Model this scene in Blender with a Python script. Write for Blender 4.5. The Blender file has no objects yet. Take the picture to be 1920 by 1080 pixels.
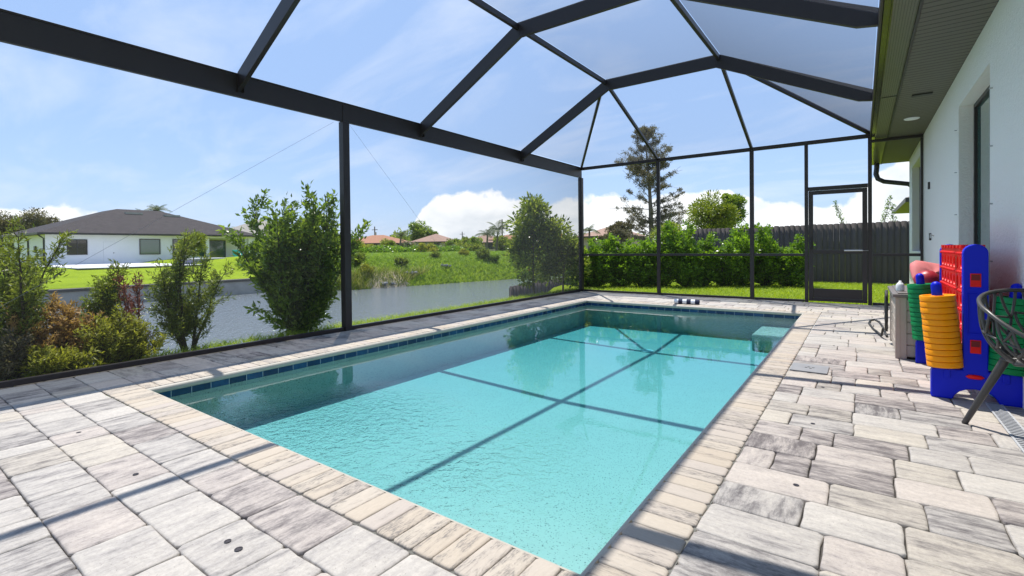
import bpy, bmesh, math, random
import numpy as np
from mathutils import Vector, Matrix
rad = math.radians
SC = bpy.context.scene
COL = SC.collection
random.seed(7)
RNG = np.random.default_rng(11)

# ------------------------------------------------------------------ camera
CAM = np.array([0, 0, 1.10])
_f, _cy, _yaw, _pit, _roll = 911.9421, 475.4573, -0.6232, -0.0117, -0.0104
_R = np.array([math.cos(_yaw), -math.sin(_yaw), 0]); _D = np.array([math.sin(_yaw), math.cos(_yaw), 0]); _Z = np.array([0, 0, 1.])
FW = _D*math.cos(_pit)+_Z*math.sin(_pit); _U = -_D*math.sin(_pit)+_Z*math.cos(_pit)
RT = _R*math.cos(_roll)+_U*math.sin(_roll); UP = -_R*math.sin(_roll)+_U*math.cos(_roll)
cam = bpy.data.cameras.new('camera'); camo = bpy.data.objects.new('camera', cam); COL.objects.link(camo)
camo.matrix_world = Matrix(((RT[0], UP[0], -FW[0], CAM[0]), (RT[1], UP[1], -FW[1], CAM[1]), (RT[2], UP[2], -FW[2], CAM[2]), (0, 0, 0, 1)))
cam.sensor_width = 36; cam.sensor_fit = 'HORIZONTAL'; cam.lens = 36*_f/1920
cam.shift_x = 0; cam.shift_y = -(540-_cy)/1920
cam.clip_start = 0.05; cam.clip_end = 3000
SC.camera = camo
# measuring helpers: where a measured direction meets a known distance in the place
def _ray(px, py): return FW+RT*(px-960)/_f-UP*(py-_cy)/_f
def at_depth(px, py, d): return CAM+_ray(px, py)*d
def at_z(px, py, z): r = _ray(px, py); return CAM+r*((z-CAM[2])/r[2])
def ground_at(px, d, z=0.0):
    p = at_depth(px, 465, d); return (float(p[0]), float(p[1]), z)

# ------------------------------------------------------------------ exposure / world / sun
SC.view_settings.view_transform = 'Standard'; SC.view_settings.look = 'None'
SC.view_settings.exposure = 0.55; SC.view_settings.gamma = 1.0
SUNV = Vector((-0.265, 0.228, 1.0)).normalized()
w = bpy.data.worlds.new('World'); SC.world = w; w.use_nodes = True
def build_world():
    nt = w.node_tree; nt.nodes.clear(); N = nt.nodes.new; L = nt.links.new
    out = N('ShaderNodeOutputWorld'); bg = N('ShaderNodeBackground'); bg.inputs[1].default_value = 0.15
    sky = N('ShaderNodeTexSky'); sky.sky_type = 'NISHITA'; sky.sun_disc = False
    sky.sun_elevation = math.asin(SUNV.z); sky.sun_rotation = math.atan2(SUNV.x, SUNV.y) % (2*math.pi)
    sky.air_density = 1.0; sky.dust_density = 0.6; sky.ozone_density = 1.5
    tc = N('ShaderNodeTexCoord'); sep = N('ShaderNodeSeparateXYZ'); L(tc.outputs['Generated'], sep.inputs[0])
    def M(op, a, b=None, c=None, clamp=False):
        n = N('ShaderNodeMath'); n.operation = op; n.use_clamp = clamp
        for i, v in enumerate((a, b, c)):
            if v is None: continue
            if isinstance(v, (int, float)): n.inputs[i].default_value = v
            else: L(v, n.inputs[i])
        return n.outputs[0]
    x, y, z = sep.outputs
    hor = M('SQRT', M('ADD', M('MULTIPLY', x, x), M('MULTIPLY', y, y)))
    elev = M('ARCTAN2', z, hor)                     # radians
    az = M('ARCTAN2', x, y)                         # 0 = +Y, negative to the left
    # high thin cirrus
    zz = M('ADD', M('MAXIMUM', z, 0.0), 0.22)
    cu = N('ShaderNodeCombineXYZ'); L(M('DIVIDE', x, zz), cu.inputs[0]); L(M('MULTIPLY', M('DIVIDE', y, zz), 2.4), cu.inputs[1])
    mp = N('ShaderNodeMapping'); mp.inputs['Rotation'].default_value = (0, 0, rad(35)); L(cu.outputs[0], mp.inputs[0])
    n1 = N('ShaderNodeTexNoise'); n1.inputs['Scale'].default_value = 1.1; n1.inputs['Detail'].default_value = 7; n1.inputs['Roughness'].default_value = 0.58
    n1.inputs['Distortion'].default_value = 0.6
    L(mp.outputs[0], n1.inputs['Vector'])
    cir = M('MULTIPLY', M('MULTIPLY', M('SUBTRACT', n1.outputs[0], 0.47, clamp=True), 3.0, clamp=True), 0.62)
    cir = M('ADD', cir, 0.06)
    # cumulus bank near the horizon
    fc = N('ShaderNodeFloatCurve'); cv = fc.mapping.curves[0]
    pts = [(-180, 4.5), (-120, 3.0), (-95, 2.2), (-80, 3.4), (-72, 1.4), (-60, 0.6), (-49, 0.4), (-46.8, 3.2), (-44.5, 6.4), (-40.5, 6.9), (-36, 6.2), (-33, 5.4), (-30, 6.2), (-24, 6.0), (-18, 5.6),
           (-13, 6.2), (-8, 4.4), (-3, 3.8), (0, 5.4), (4, 8.2), (9, 9.4), (20, 9), (45, 7), (90, 8), (180, 4.5)]
    def X(a): return (a+180)/360
    cv.points[0].location = (0, pts[0][1]/12); cv.points[1].location = (1, pts[-1][1]/12)
    for a, e in pts[1:-1]: cv.points.new(X(a), e/12)
    fc.mapping.update()
    L(M('DIVIDE', M('ADD', az, math.pi), 2*math.pi), fc.inputs['Value'])
    n2 = N('ShaderNodeTexNoise'); n2.inputs['Scale'].default_value = 13; n2.inputs['Detail'].default_value = 8; n2.inputs['Roughness'].default_value = 0.55
    L(tc.outputs['Generated'], n2.inputs['Vector'])
    top = M('ADD', M('MULTIPLY', fc.outputs[0], rad(12)), M('MULTIPLY', M('SUBTRACT', n2.outputs[0], 0.5), 0.085))
    cum = M('DIVIDE', M('SUBTRACT', top, elev), 0.007, clamp=True)
    n3 = N('ShaderNodeTexNoise'); n3.inputs['Scale'].default_value = 9; n3.inputs['Detail'].default_value = 6
    mp3 = N('ShaderNodeMapping'); mp3.inputs['Scale'].default_value = (1, 1, 2.2); L(tc.outputs['Generated'], mp3.inputs[0]); L(mp3.outputs[0], n3.inputs['Vector'])
    shade = M('MULTIPLY_ADD', M('SUBTRACT', n3.outputs[0], 0.38, clamp=True), 2.6, 0.0, clamp=True)
    mixc = N('ShaderNodeMix'); mixc.data_type = 'RGBA'
    L(shade, mixc.inputs[0]); mixc.inputs[6].default_value = (6.3, 6.4, 6.5, 1); mixc.inputs[7].default_value = (4.1, 4.5, 5.0, 1)
    # sky tone: pull the texture towards the pale blue of the day
    tint = N('ShaderNodeMix'); tint.data_type = 'RGBA'; tint.blend_type = 'MULTIPLY'; tint.inputs[0].default_value = 1
    L(sky.outputs[0], tint.inputs[6]); tint.inputs[7].default_value = (1.05, 1.0, 1.0, 1)
    pale = N('ShaderNodeMix'); pale.data_type = 'RGBA'; pale.inputs[0].default_value = 0.70; L(tint.outputs[2], pale.inputs[6]); pale.inputs[7].default_value = (1.75, 2.85, 4.95, 1)
    m1 = N('ShaderNodeMix'); m1.data_type = 'RGBA'; L(cir, m1.inputs[0]); L(pale.outputs[2], m1.inputs[6]); m1.inputs[7].default_value = (4.4, 4.9, 5.9, 1)
    m2 = N('ShaderNodeMix'); m2.data_type = 'RGBA'; L(cum, m2.inputs[0]); L(m1.outputs[2], m2.inputs[6]); L(mixc.outputs[2], m2.inputs[7])
    L(m2.outputs[2], bg.inputs[0]); L(bg.outputs[0], out.inputs[0])
build_world()
sun = bpy.data.lights.new('sun', 'SUN'); sun.energy = 5.0; sun.angle = rad(0.5); sun.color = (1.0, 0.955, 0.89)
suno = bpy.data.objects.new('sun', sun); COL.objects.link(suno); suno.rotation_euler = SUNV.to_track_quat('Z', 'Y').to_euler()
SC.cycles.max_bounces = 12; SC.cycles.transparent_max_bounces = 24; SC.cycles.transmission_bounces = 8
SC.cycles.diffuse_bounces = 4; SC.cycles.glossy_bounces = 4
try: SC.cycles.sample_clamp_indirect = 8
except Exception: pass

# ------------------------------------------------------------------ materials
def newmat(name):
    m = bpy.data.materials.new(name); m.use_nodes = True; m.node_tree.nodes.clear(); return m
class NB:
    def __init__(s, m): s.t = m.node_tree
    def n(s, typ, **k):
        o = s.t.nodes.new(typ)
        for a, v in k.items():
            if a.startswith('i_'):
                key = a[2:]; key = int(key) if key.isdigit() else key.replace('_', ' ')
                s.set(o.inputs[key], v)
            else: setattr(o, a, v)
        return o
    def set(s, sock, v):
        if hasattr(v, 'is_linked') or hasattr(v, 'links'): s.t.links.new(v, sock)
        else: sock.default_value = v
    def math(s, op, *a, clamp=False):
        o = s.t.nodes.new('ShaderNodeMath'); o.operation = op; o.use_clamp = clamp
        for i, v in enumerate(a): s.set(o.inputs[i], v)
        return o.outputs[0]
    def mix(s, f, a, b, bt='MIX'):
        o = s.t.nodes.new('ShaderNodeMix'); o.data_type = 'RGBA'; o.blend_type = bt
        s.set(o.inputs[0], f); s.set(o.inputs[6], a); s.set(o.inputs[7], b); return o.outputs[2]
    def noise(s, vec, scale, detail=4, rough=0.5, dist=0.0):
        o = s.n('ShaderNodeTexNoise'); s.set(o.inputs['Vector'], vec); o.inputs['Scale'].default_value = scale
        o.inputs['Detail'].default_value = detail; o.inputs['Roughness'].default_value = rough; o.inputs['Distortion'].default_value = dist
        return o.outputs[0]
    def ramp(s, f, stops):
        o = s.n('ShaderNodeValToRGB'); s.set(o.inputs[0], f); r = o.color_ramp
        while len(r.elements) < len(stops): r.elements.new(0.5)
        for e, (p, c) in zip(r.elements, stops):
            e.position = p; e.color = c if len(c) == 4 else (*c, 1)
        return o.outputs[0]
    def pos(s, scale=None, rot=None):
        g = s.n('ShaderNodeNewGeometry').outputs['Position']
        if scale is None and rot is None: return g
        mp = s.n('ShaderNodeMapping'); s.set(mp.inputs[0], g)
        if scale: mp.inputs['Scale'].default_value = scale
        if rot: mp.inputs['Rotation'].default_value = rot
        return mp.outputs[0]
    def bump(s, h, strength=0.3, dist=0.01, nrm=None):
        o = s.n('ShaderNodeBump'); o.inputs['Strength'].default_value = strength; o.inputs['Distance'].default_value = dist
        s.set(o.inputs['Height'], h)
        if nrm is not None: s.set(o.inputs['Normal'], nrm)
        return o.outputs[0]
    def pbr(s, col, rough=0.6, metal=0.0, nrm=None, spec=0.5, **k):
        o = s.n('ShaderNodeBsdfPrincipled'); s.set(o.inputs['Base Color'], col if not isinstance(col, tuple) else (*col[:3], 1))
        s.set(o.inputs['Roughness'], rough); s.set(o.inputs['Metallic'], metal); s.set(o.inputs['Specular IOR Level'], spec)
        if nrm is not None: s.set(o.inputs['Normal'], nrm)
        for a, v in k.items(): s.set(o.inputs[a.replace('_', ' ')], v)
        return o.outputs[0]
    def out(s, surf, vol=None):
        o = s.n('ShaderNodeOutputMaterial')
        if surf is not None: s.set(o.inputs[0], surf)
        if vol is not None: s.set(o.inputs[1], vol)

def plain(name, col, rough=0.5, metal=0.0, var=0.12, vscale=6.0, bump=0.0, bscale=80, spec=0.5):
    m = newmat(name); b = NB(m); P = b.pos()
    n = b.noise(P, vscale, 5, 0.6)
    f = b.math('MULTIPLY_ADD', n, var*2, 1-var)
    c = b.mix(1.0, (*col, 1), b.n('ShaderNodeCombineColor', i_0=f, i_1=f, i_2=f).outputs[0], 'MULTIPLY')
    nr = b.bump(b.noise(P, bscale, 3), bump, 0.004) if bump else None
    r = b.math('MULTIPLY_ADD', n, 0.16, rough-0.08)
    b.out(b.pbr(c, r, metal, nr, spec)); return m

def leafmat(name, c1, c2, c3=None, trans=0.35, rough=0.45, tip=None):
    """c1 dark, c2 mid, c3 light: natural leaf to leaf variety, carried by a random per leaf value"""
    m = newmat(name); b = NB(m)
    a = b.n('ShaderNodeAttribute', attribute_name='tint').outputs['Fac']
    stops = [(0.0, c1), (0.55, c2), (1.0, c3 or c2)]
    col = b.ramp(a, stops)
    p = b.pbr(col, rough, 0, None, 0.4)
    tr = b.n('ShaderNodeBsdfTranslucent'); b.set(tr.inputs[0], b.mix(1.0, col, (1.25, 1.25, 0.6, 1), 'MULTIPLY'))
    mx = b.n('ShaderNodeMixShader'); mx.inputs[0].default_value = trans; b.set(mx.inputs[1], p); b.set(mx.inputs[2], tr.outputs[0])
    b.out(mx.outputs[0]); return m

M = {}
def build_mats():
    M['bronze'] = plain('bronze_aluminium', (0.024, 0.018, 0.019), 0.42, 0.0, 0.25, 4, 0.05, 200)
    M['soffit_end'] = M['bronze']
    M['steel'] = plain('brushed_steel', (0.5, 0.5, 0.5), 0.3, 1.0)
    M['cable'] = plain('galvanised_cable', (0.22, 0.22, 0.23), 0.5, 0.3)
    # insect screen: woven threads, more closed the flatter you look along it
    m = newmat('insect_screen'); b = NB(m)
    g = b.n('ShaderNodeNewGeometry')
    dp = b.n('ShaderNodeVectorMath', operation='DOT_PRODUCT'); b.set(dp.inputs[0], g.outputs['Incoming']); b.set(dp.inputs[1], g.outputs['True Normal'])
    c = b.math('MAXIMUM', b.math('ABSOLUTE', dp.outputs['Value']), 0.08)
    T = b.math('POWER', 0.88, b.math('POWER', c, -2.0))
    tr = b.n('ShaderNodeBsdfTransparent')
    df = b.n('ShaderNodeBsdfDiffuse'); df.inputs[0].default_value = (0.10, 0.10, 0.105, 1)
    tl = b.n('ShaderNodeBsdfTranslucent'); tl.inputs[0].default_value = (0.10, 0.10, 0.105, 1)
    ad = b.n('ShaderNodeMixShader'); ad.inputs[0].default_value = 0.5; b.set(ad.inputs[1], df.outputs[0]); b.set(ad.inputs[2], tl.outputs[0])
    mx = b.n('ShaderNodeMixShader'); b.set(mx.inputs[0], T); b.set(mx.inputs[1], ad.outputs[0]); b.set(mx.inputs[2], tr.outputs[0])
    b.out(mx.outputs[0]); M['screen_fine'] = m
    m2 = m.copy(); m2.name = 'roof_screen'; M['screen'] = m2
    for n_ in m2.node_tree.nodes:
        if n_.type == 'MATH' and n_.operation == 'POWER':
            if not n_.inputs[0].is_linked: n_.inputs[0].default_value = 0.905
            else: n_.inputs[1].default_value = -1.6
        if n_.type in ('BSDF_DIFFUSE', 'BSDF_TRANSLUCENT'): n_.inputs[0].default_value = (0.065, 0.065, 0.07, 1)
    # pavers
    m = newmat('tumbled_pavers'); b = NB(m)
    r1 = b.n('ShaderNodeAttribute', attribute_name='tint').outputs['Color']
    sp = b.n('ShaderNodeSeparateColor'); b.set(sp.inputs[0], r1)
    P = b.pos()
    off = b.n('ShaderNodeVectorMath', operation='MULTIPLY'); b.set(off.inputs[0], r1); off.inputs[1].default_value = (37, 53, 0)
    ad = b.n('ShaderNodeVectorMath', operation='ADD'); b.set(ad.inputs[0], P); b.set(ad.inputs[1], off.outputs[0])
    mpa = b.n('ShaderNodeMapping'); b.set(mpa.inputs[0], ad.outputs[0]); mpa.inputs['Scale'].default_value = (1, 4.2, 1)
    mpb = b.n('ShaderNodeMapping'); b.set(mpb.inputs[0], ad.outputs[0]); mpb.inputs['Scale'].default_value = (4.2, 1, 1)
    vm = b.n('ShaderNodeMix', data_type='VECTOR'); b.set(vm.inputs[0], b.math('GREATER_THAN', sp.outputs[2], 0.5)); b.set(vm.inputs[4], mpb.outputs[0]); b.set(vm.inputs[5], mpa.outputs[0])
    s1 = b.noise(vm.outputs[1], 3.8, 12, 0.76, 0.15)
    s2 = b.noise(ad.outputs[0], 48, 8, 0.85)
    v = b.math('ADD', b.math('MULTIPLY', b.math('SUBTRACT', s1, 0.5), 2.6), b.math('MULTIPLY_ADD', sp.outputs[0], 0.58, 0.22))
    col = b.ramp(v, [(0.0, (0.11, 0.10, 0.10)), (0.20, (0.205, 0.192, 0.184)), (0.40, (0.315, 0.295, 0.275)), (0.68, (0.385, 0.36, 0.327)), (1.0, (0.43, 0.402, 0.362))])
    pink = b.math('MULTIPLY', b.math('GREATER_THAN', sp.outputs[1], 0.72), 0.55)
    col = b.mix(pink, col, b.mix(1, col, (1.03, 0.955, 0.935, 1), 'MULTIPLY'))
    warm = b.math('MULTIPLY', b.math('LESS_THAN', sp.outputs[1], 0.25), 0.5)
    col = b.mix(warm, col, b.mix(1, col, (1.04, 0.99, 0.88, 1), 'MULTIPLY'))
    sb = b.math('MULTIPLY_ADD', s2, 1.1, 0.47)
    col = b.mix(1.0, col, b.n('ShaderNodeCombineColor', i_0=sb, i_1=sb, i_2=sb).outputs[0], 'MULTIPLY')
    pit = b.math('MULTIPLY', b.math('GREATER_THAN', b.noise(ad.outputs[0], 95, 3, 0.6), 0.67), 0.45)
    col = b.mix(pit, col, (0.10, 0.095, 0.09, 1))
    st = b.math('MULTIPLY', b.math('SUBTRACT', b.noise(P, 1.7, 6, 0.65), 0.56, clamp=True), 5.0, clamp=True)
    st = b.math('MULTIPLY', st, 0.22)
    col = b.mix(st, col, (0.20, 0.19, 0.18, 1))
    nr = b.bump(b.math('ADD', b.math('MULTIPLY', s2, 0.5), b.math('MULTIPLY', s1, 0.8)), 0.55, 0.006)
    b.out(b.pbr(col, 0.8, 0, nr, 0.3)); M['paver'] = m
    # coping bricks
    m = newmat('coping_bricks'); b = NB(m)
    r1 = b.n('ShaderNodeAttribute', attribute_name='tint').outputs['Color']
    sp = b.n('ShaderNodeSeparateColor'); b.set(sp.inputs[0], r1)
    P = b.pos()
    off = b.n('ShaderNodeVectorMath', operation='MULTIPLY'); b.set(off.inputs[0], r1); off.inputs[1].default_value = (41, 23, 0)
    ad = b.n('ShaderNodeVectorMath', operation='ADD'); b.set(ad.inputs[0], P); b.set(ad.inputs[1], off.outputs[0])
    # grain runs along the long side of every brick: blue channel says which way it lies
    mpa = b.n('ShaderNodeMapping'); b.set(mpa.inputs[0], ad.outputs[0]); mpa.inputs['Scale'].default_value = (1, 4.5, 1)
    mpb = b.n('ShaderNodeMapping'); b.set(mpb.inputs[0], ad.outputs[0]); mpb.inputs['Scale'].default_value = (4.5, 1, 1)
    vm = b.n('ShaderNodeMix', data_type='VECTOR'); b.set(vm.inputs[0], b.math('GREATER_THAN', sp.outputs[2], 0.5)); b.set(vm.inputs[4], mpa.outputs[0]); b.set(vm.inputs[5], mpb.outputs[0])
    s1 = b.noise(vm.outputs[1], 5.0, 9, 0.72, 0.5)
    s2 = b.noise(vm.outputs[1], 28, 6, 0.75)
    dk = b.math('MULTIPLY', b.math('SUBTRACT', b.math('ADD', s1, b.math('MULTIPLY', b.math('SUBTRACT', sp.outputs[0], 0.5), 0.20)), 0.505, clamp=True), 9.0, clamp=True)
    dk = b.math('MULTIPLY', dk, b.math('MULTIPLY', b.math('SUBTRACT', s2, 0.42, clamp=True), 6.0, clamp=True))
    base = b.ramp(sp.outputs[1], [(0, (0.40, 0.34, 0.27)), (0.5, (0.425, 0.375, 0.31)), (1, (0.385, 0.34, 0.30))])
    sb = b.math('MULTIPLY_ADD', s2, 0.4, 0.8)
    base = b.mix(1.0, base, b.n('ShaderNodeCombineColor', i_0=sb, i_1=sb, i_2=sb).outputs[0], 'MULTIPLY')
    col = b.mix(b.math('MULTIPLY', dk, 0.85), base, (0.13, 0.12, 0.115, 1))
    nr = b.bump(b.math('ADD', s2, b.math('MULTIPLY', s1, 0.8)), 0.5, 0.006)
    b.out(b.pbr(col, 0.75, 0, nr, 0.3)); M['coping'] = m
    M['joint'] = plain('joint_sand', (0.055, 0.050, 0.045), 0.95, 0, 0.3, 60)
    # pool tile band
    m = newmat('navy_tiles'); b = NB(m); P = b.pos(); sx = b.n('ShaderNodeSeparateXYZ'); b.set(sx.inputs[0], P)
    h = b.math('ADD', sx.outputs[0], sx.outputs[1])
    fr = b.math('FRACT', b.math('DIVIDE', h, 0.153)); ln = b.math('LESS_THAN', fr, 0.03)
    cell = b.math('FLOOR', b.math('DIVIDE', h, 0.153)); wn = b.n('ShaderNodeTexWhiteNoise', noise_dimensions='1D'); b.set(wn.inputs['W'], cell)
    tn = b.noise(P, 22, 5, 0.6)
    tcx = b.math('ADD', b.math('MULTIPLY', wn.outputs[0], 0.5), b.math('MULTIPLY', tn, 0.5))
    tc_ = b.ramp(tcx, [(0.2, (0.003, 0.016, 0.06)), (0.55, (0.006, 0.035, 0.11)), (0.8, (0.015, 0.07, 0.17))])
    col = b.mix(ln, tc_, (0.35, 0.42, 0.46, 1))
    b.out(b.pbr(col, 0.15, 0, None, 0.5)); M['tile'] = m
    # pebble plaster
    m = newmat('pebble_plaster'); b = NB(m); P = b.pos()
    vo = b.n('ShaderNodeTexVoronoi'); b.set(vo.inputs['Vector'], P); vo.inputs['Scale'].default_value = 75
    s1 = b.noise(P, 40, 5, 0.7); s2 = b.noise(P, 5, 9, 0.7)
    dots = b.math('GREATER_THAN', b.noise(P, 85, 2, 0.5), 0.635)
    col = b.mix(s2, (0.44, 0.425, 0.385, 1), (0.54, 0.52, 0.47, 1))
    col = b.mix(b.math('MULTIPLY', s1, 0.35), col, (0.36, 0.35, 0.32, 1))
    col = b.mix(b.math('MULTIPLY', dots, 0.75), col, (0.12, 0.12, 0.12, 1))
    b.out(b.pbr(col, 0.8, 0, b.bump(vo.outputs[0], 0.3, 0.004), 0.2)); M['plaster'] = m
    # stucco wall
    m = newmat('white_stucco'); b = NB(m); P = b.pos()
    s1 = b.noise(P, 55, 6, 0.65); s2 = b.noise(P, 1.2, 5, 0.6)
    col = b.mix(s2, (0.85, 0.835, 0.80, 1), (0.90, 0.88, 0.845, 1))
    s3 = b.noise(P, 22, 4, 0.6)
    b.out(b.pbr(col, 0.7, 0, b.bump(b.math('ADD', s1, s3), 0.8, 0.010), 0.3)); M['stucco'] = m
    m = newmat('far_stucco'); b = NB(m); P = b.pos()
    s2 = b.noise(P, 0.8, 6, 0.6)
    col = b.mix(s2, (0.66, 0.67, 0.70, 1), (0.78, 0.79, 0.80, 1))
    b.out(b.pbr(col, 0.8, 0, b.bump(b.noise(P, 20, 4), 0.3, 0.02), 0.3)); M['farwall'] = m
    M['tanwall'] = plain('tan_stucco', (0.50, 0.40, 0.28), 0.8)
    # shingles
    def shingle(name, ca, cb, row=0.22):
        m = newmat(name); b = NB(m); P = b.pos(); sx = b.n('ShaderNodeSeparateXYZ'); b.set(sx.inputs[0], P)
        fr = b.math('FRACT', b.math('DIVIDE', sx.outputs[2], row*0.42))
        ln = b.math('MULTIPLY', b.math('LESS_THAN', fr, 0.2), 0.35)
        n = b.noise(P, 3.2, 8, 0.75); n2 = b.noise(b.pos((1, 1, 6)), 2.0, 3)
        col = b.mix(b.math('MULTIPLY_ADD', b.math('ADD', n, n2), 1.2, -0.7, clamp=True), (*ca, 1), (*cb, 1))
        col = b.mix(ln, col, (ca[0]*0.4, ca[1]*0.4, ca[2]*0.4, 1))
        b.out(b.pbr(col, 0.85, 0, b.bump(fr, 0.3, 0.02), 0.2)); return m
    M['shingle'] = shingle('brown_shingles', (0.028, 0.025, 0.026), (0.064, 0.055, 0.056))
    M['tile_orange'] = shingle('orange_roof_tiles', (0.30, 0.145, 0.09), (0.40, 0.21, 0.13))
    M['tile_tan'] = shingle('tan_roof_tiles', (0.27, 0.17, 0.13), (0.38, 0.26, 0.20))
    M['shingle_grey'] = shingle('grey_shingles', (0.25, 0.23, 0.2), (0.34, 0.32, 0.28))
    # soffit with cross grooves
    def grooves(name, axis, step, col, rough, duty=0.12):
        m = newmat(name); b = NB(m); P = b.pos(); sx = b.n('ShaderNodeSeparateXYZ'); b.set(sx.inputs[0], P)
        fr = b.math('FRACT', b.math('DIVIDE', sx.outputs[axis], step)); ln = b.math('LESS_THAN', fr, duty)
        n = b.noise(P, 3, 4)
        c = b.mix(n, (*col, 1), (col[0]*1.25, col[1]*1.25, col[2]*1.2, 1))
        c = b.mix(b.math('MULTIPLY', ln, 0.8), c, (0.008, 0.007, 0.006, 1))
        rr = b.noise(P, 60, 3)
        b.out(b.pbr(c, b.math('MULTIPLY_ADD', rr, 0.2, rough), 0, b.bump(ln, 0.5, -0.004), 0.5)); return m
    M['soffit'] = grooves('grooved_bronze_soffit', 1, 0.10, (0.105, 0.096, 0.080), 0.42, 0.2)
    M['gutterpan'] = grooves('ribbed_bronze_gutter_pan', 0, 0.02, (0.105, 0.098, 0.080), 0.22, 0.25)
    M['bronzegloss'] = plain('glossy_bronze_metal', (0.06, 0.055, 0.04), 0.16, 0.35, 0.1)
    # dark fence
    m = newmat('dark_stained_wood'); b = NB(m); P = b.pos((1, 1, 0.07))
    r1 = b.n('ShaderNodeAttribute', attribute_name='tint').outputs['Fac']
    s1 = b.noise(P, 26, 6, 0.7); s2 = b.noise(b.pos(), 1.5, 4)
    col = b.ramp(b.math('ADD', b.math('MULTIPLY', s1, 0.5), b.math('ADD', b.math('MULTIPLY', r1, 0.3), b.math('MULTIPLY', s2, 0.2))), [(0.2, (0.078, 0.066, 0.062)), (0.55, (0.094, 0.080, 0.075)), (0.85, (0.118, 0.10, 0.094))])
    b.out(b.pbr(col, 0.8, 0, b.bump(s1, 0.4, 0.005), 0.2)); M['fence'] = m
    # ground
    m = newmat('lawn_ground'); b = NB(m); P = b.pos()
    a = b.noise(P, 0.35, 5, 0.6); c = b.noise(P, 9, 6, 0.75); d = b.noise(P, 70, 3, 0.7)
    v = b.math('ADD', b.math('MULTIPLY', a, 0.45), b.math('ADD', b.math('MULTIPLY', c, 0.35), b.math('MULTIPLY', d, 0.2)))
    col = b.ramp(v, [(0.30, (0.12, 0.185, 0.010)), (0.5, (0.225, 0.31, 0.014)), (0.68, (0.29, 0.37, 0.025)), (0.85, (0.34, 0.38, 0.07))])
    b.out(b.pbr(col, 0.95, 0, b.bump(b.math('ADD', c, d), 0.8, 0.05), 0.1)); M['ground'] = m
    M['concrete'] = plain('seawall_concrete', (0.34, 0.325, 0.30), 0.85, 0, 0.35, 1.4, 0.3, 12)
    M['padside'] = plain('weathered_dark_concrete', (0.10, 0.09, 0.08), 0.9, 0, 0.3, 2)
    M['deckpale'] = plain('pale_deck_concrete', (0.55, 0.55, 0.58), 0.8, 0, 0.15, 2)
    # canal
    m = newmat('canal_water'); b = NB(m)
    P = b.pos(None, (0, 0, rad(25))); mp = b.n('ShaderNodeMapping'); b.set(mp.inputs[0], P); mp.inputs['Scale'].default_value = (1.0, 2.2, 1)
    h = b.math('ADD', b.noise(mp.outputs[0], 2.4, 5, 0.6), b.math('MULTIPLY', b.noise(mp.outputs[0], 9, 3, 0.6), 0.35))
    b.out(b.pbr((0.15, 0.17, 0.18), 0.08, 0, b.bump(h, 1.0, 0.10), 0.5, IOR=1.45)); M['canal'] = m
    M['sand'] = plain('bank_sand', (0.42, 0.35, 0.25), 0.95, 0, 0.25, 3, 0.6, 20)
    M['rock'] = plain('bank_rock', (0.22, 0.22, 0.22), 0.9, 0, 0.4, 5, 0.5, 15)
    M['bark'] = plain('grey_brown_bark', (0.14, 0.115, 0.09), 0.9, 0, 0.4, 12, 0.6, 40)
    M['twig'] = plain('dark_twig', (0.06, 0.05, 0.035), 0.9, 0, 0.3, 12)
    M['redtwig'] = plain('red_twig', (0.16, 0.06, 0.05), 0.8, 0, 0.3, 12)
    M['leaf_dark'] = leafmat('glossy_dark_leaves', (0.06, 0.115, 0.014), (0.18, 0.275, 0.035), (0.42, 0.50, 0.12), 0.48, 0.25)
    M['leaf_hedge'] = leafmat('bright_hedge_leaves', (0.07, 0.15, 0.012), (0.18, 0.32, 0.022), (0.36, 0.50, 0.06), 0.45, 0.28)
    M['leaf_olive'] = leafmat('olive_green_leaves', (0.08, 0.125, 0.016), (0.21, 0.28, 0.038), (0.42, 0.48, 0.10), 0.48, 0.28)
    M['leaf_podo'] = leafmat('narrow_green_leaves', (0.07, 0.105, 0.022), (0.20, 0.255, 0.045), (0.44, 0.48, 0.12), 0.48, 0.35)
    M['leaf_yellow'] = leafmat('yellow_green_leaves', (0.15, 0.17, 0.03), (0.32, 0.34, 0.05), (0.50, 0.48, 0.10), 0.42, 0.5)
    M['leaf_orange'] = leafmat('dry_orange_leaves', (0.26, 0.15, 0.06), (0.44, 0.29, 0.11), (0.52, 0.42, 0.17), 0.35, 0.6)
    M['leaf_red'] = leafmat('reddish_leaves', (0.10, 0.03, 0.03), (0.20, 0.06, 0.05), (0.16, 0.16, 0.05), 0.3, 0.6)
    M['leaf_lime'] = leafmat('lime_leaves', (0.10, 0.14, 0.015), (0.20, 0.25, 0.02), (0.32, 0.36, 0.04), 0.35, 0.5)
    M['leaf_brown'] = leafmat('grey_green_needles', (0.075, 0.07, 0.045), (0.15, 0.135, 0.09), (0.25, 0.22, 0.15), 0.3, 0.7)
    M['leaf_palm'] = leafmat('palm_leaves', (0.03, 0.055, 0.02), (0.07, 0.10, 0.035), (0.14, 0.16, 0.06), 0.25, 0.5)
    M['flower'] = leafmat('coral_flowers', (0.5, 0.10, 0.06), (0.62, 0.17, 0.10), (0.7, 0.3, 0.2), 0.3, 0.6)
    M['grass'] = leafmat('grass_blades', (0.17, 0.27, 0.012), (0.32, 0.44, 0.02), (0.44, 0.52, 0.05), 0.45, 0.6)
    M['tallgrass'] = leafmat('tall_bank_grass', (0.11, 0.19, 0.015), (0.20, 0.33, 0.025), (0.33, 0.44, 0.06), 0.4, 0.6)
    M['drygrass'] = leafmat('dry_bank_grass', (0.10, 0.15, 0.02), (0.22, 0.27, 0.05), (0.46, 0.42, 0.20), 0.35, 0.7)
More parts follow.
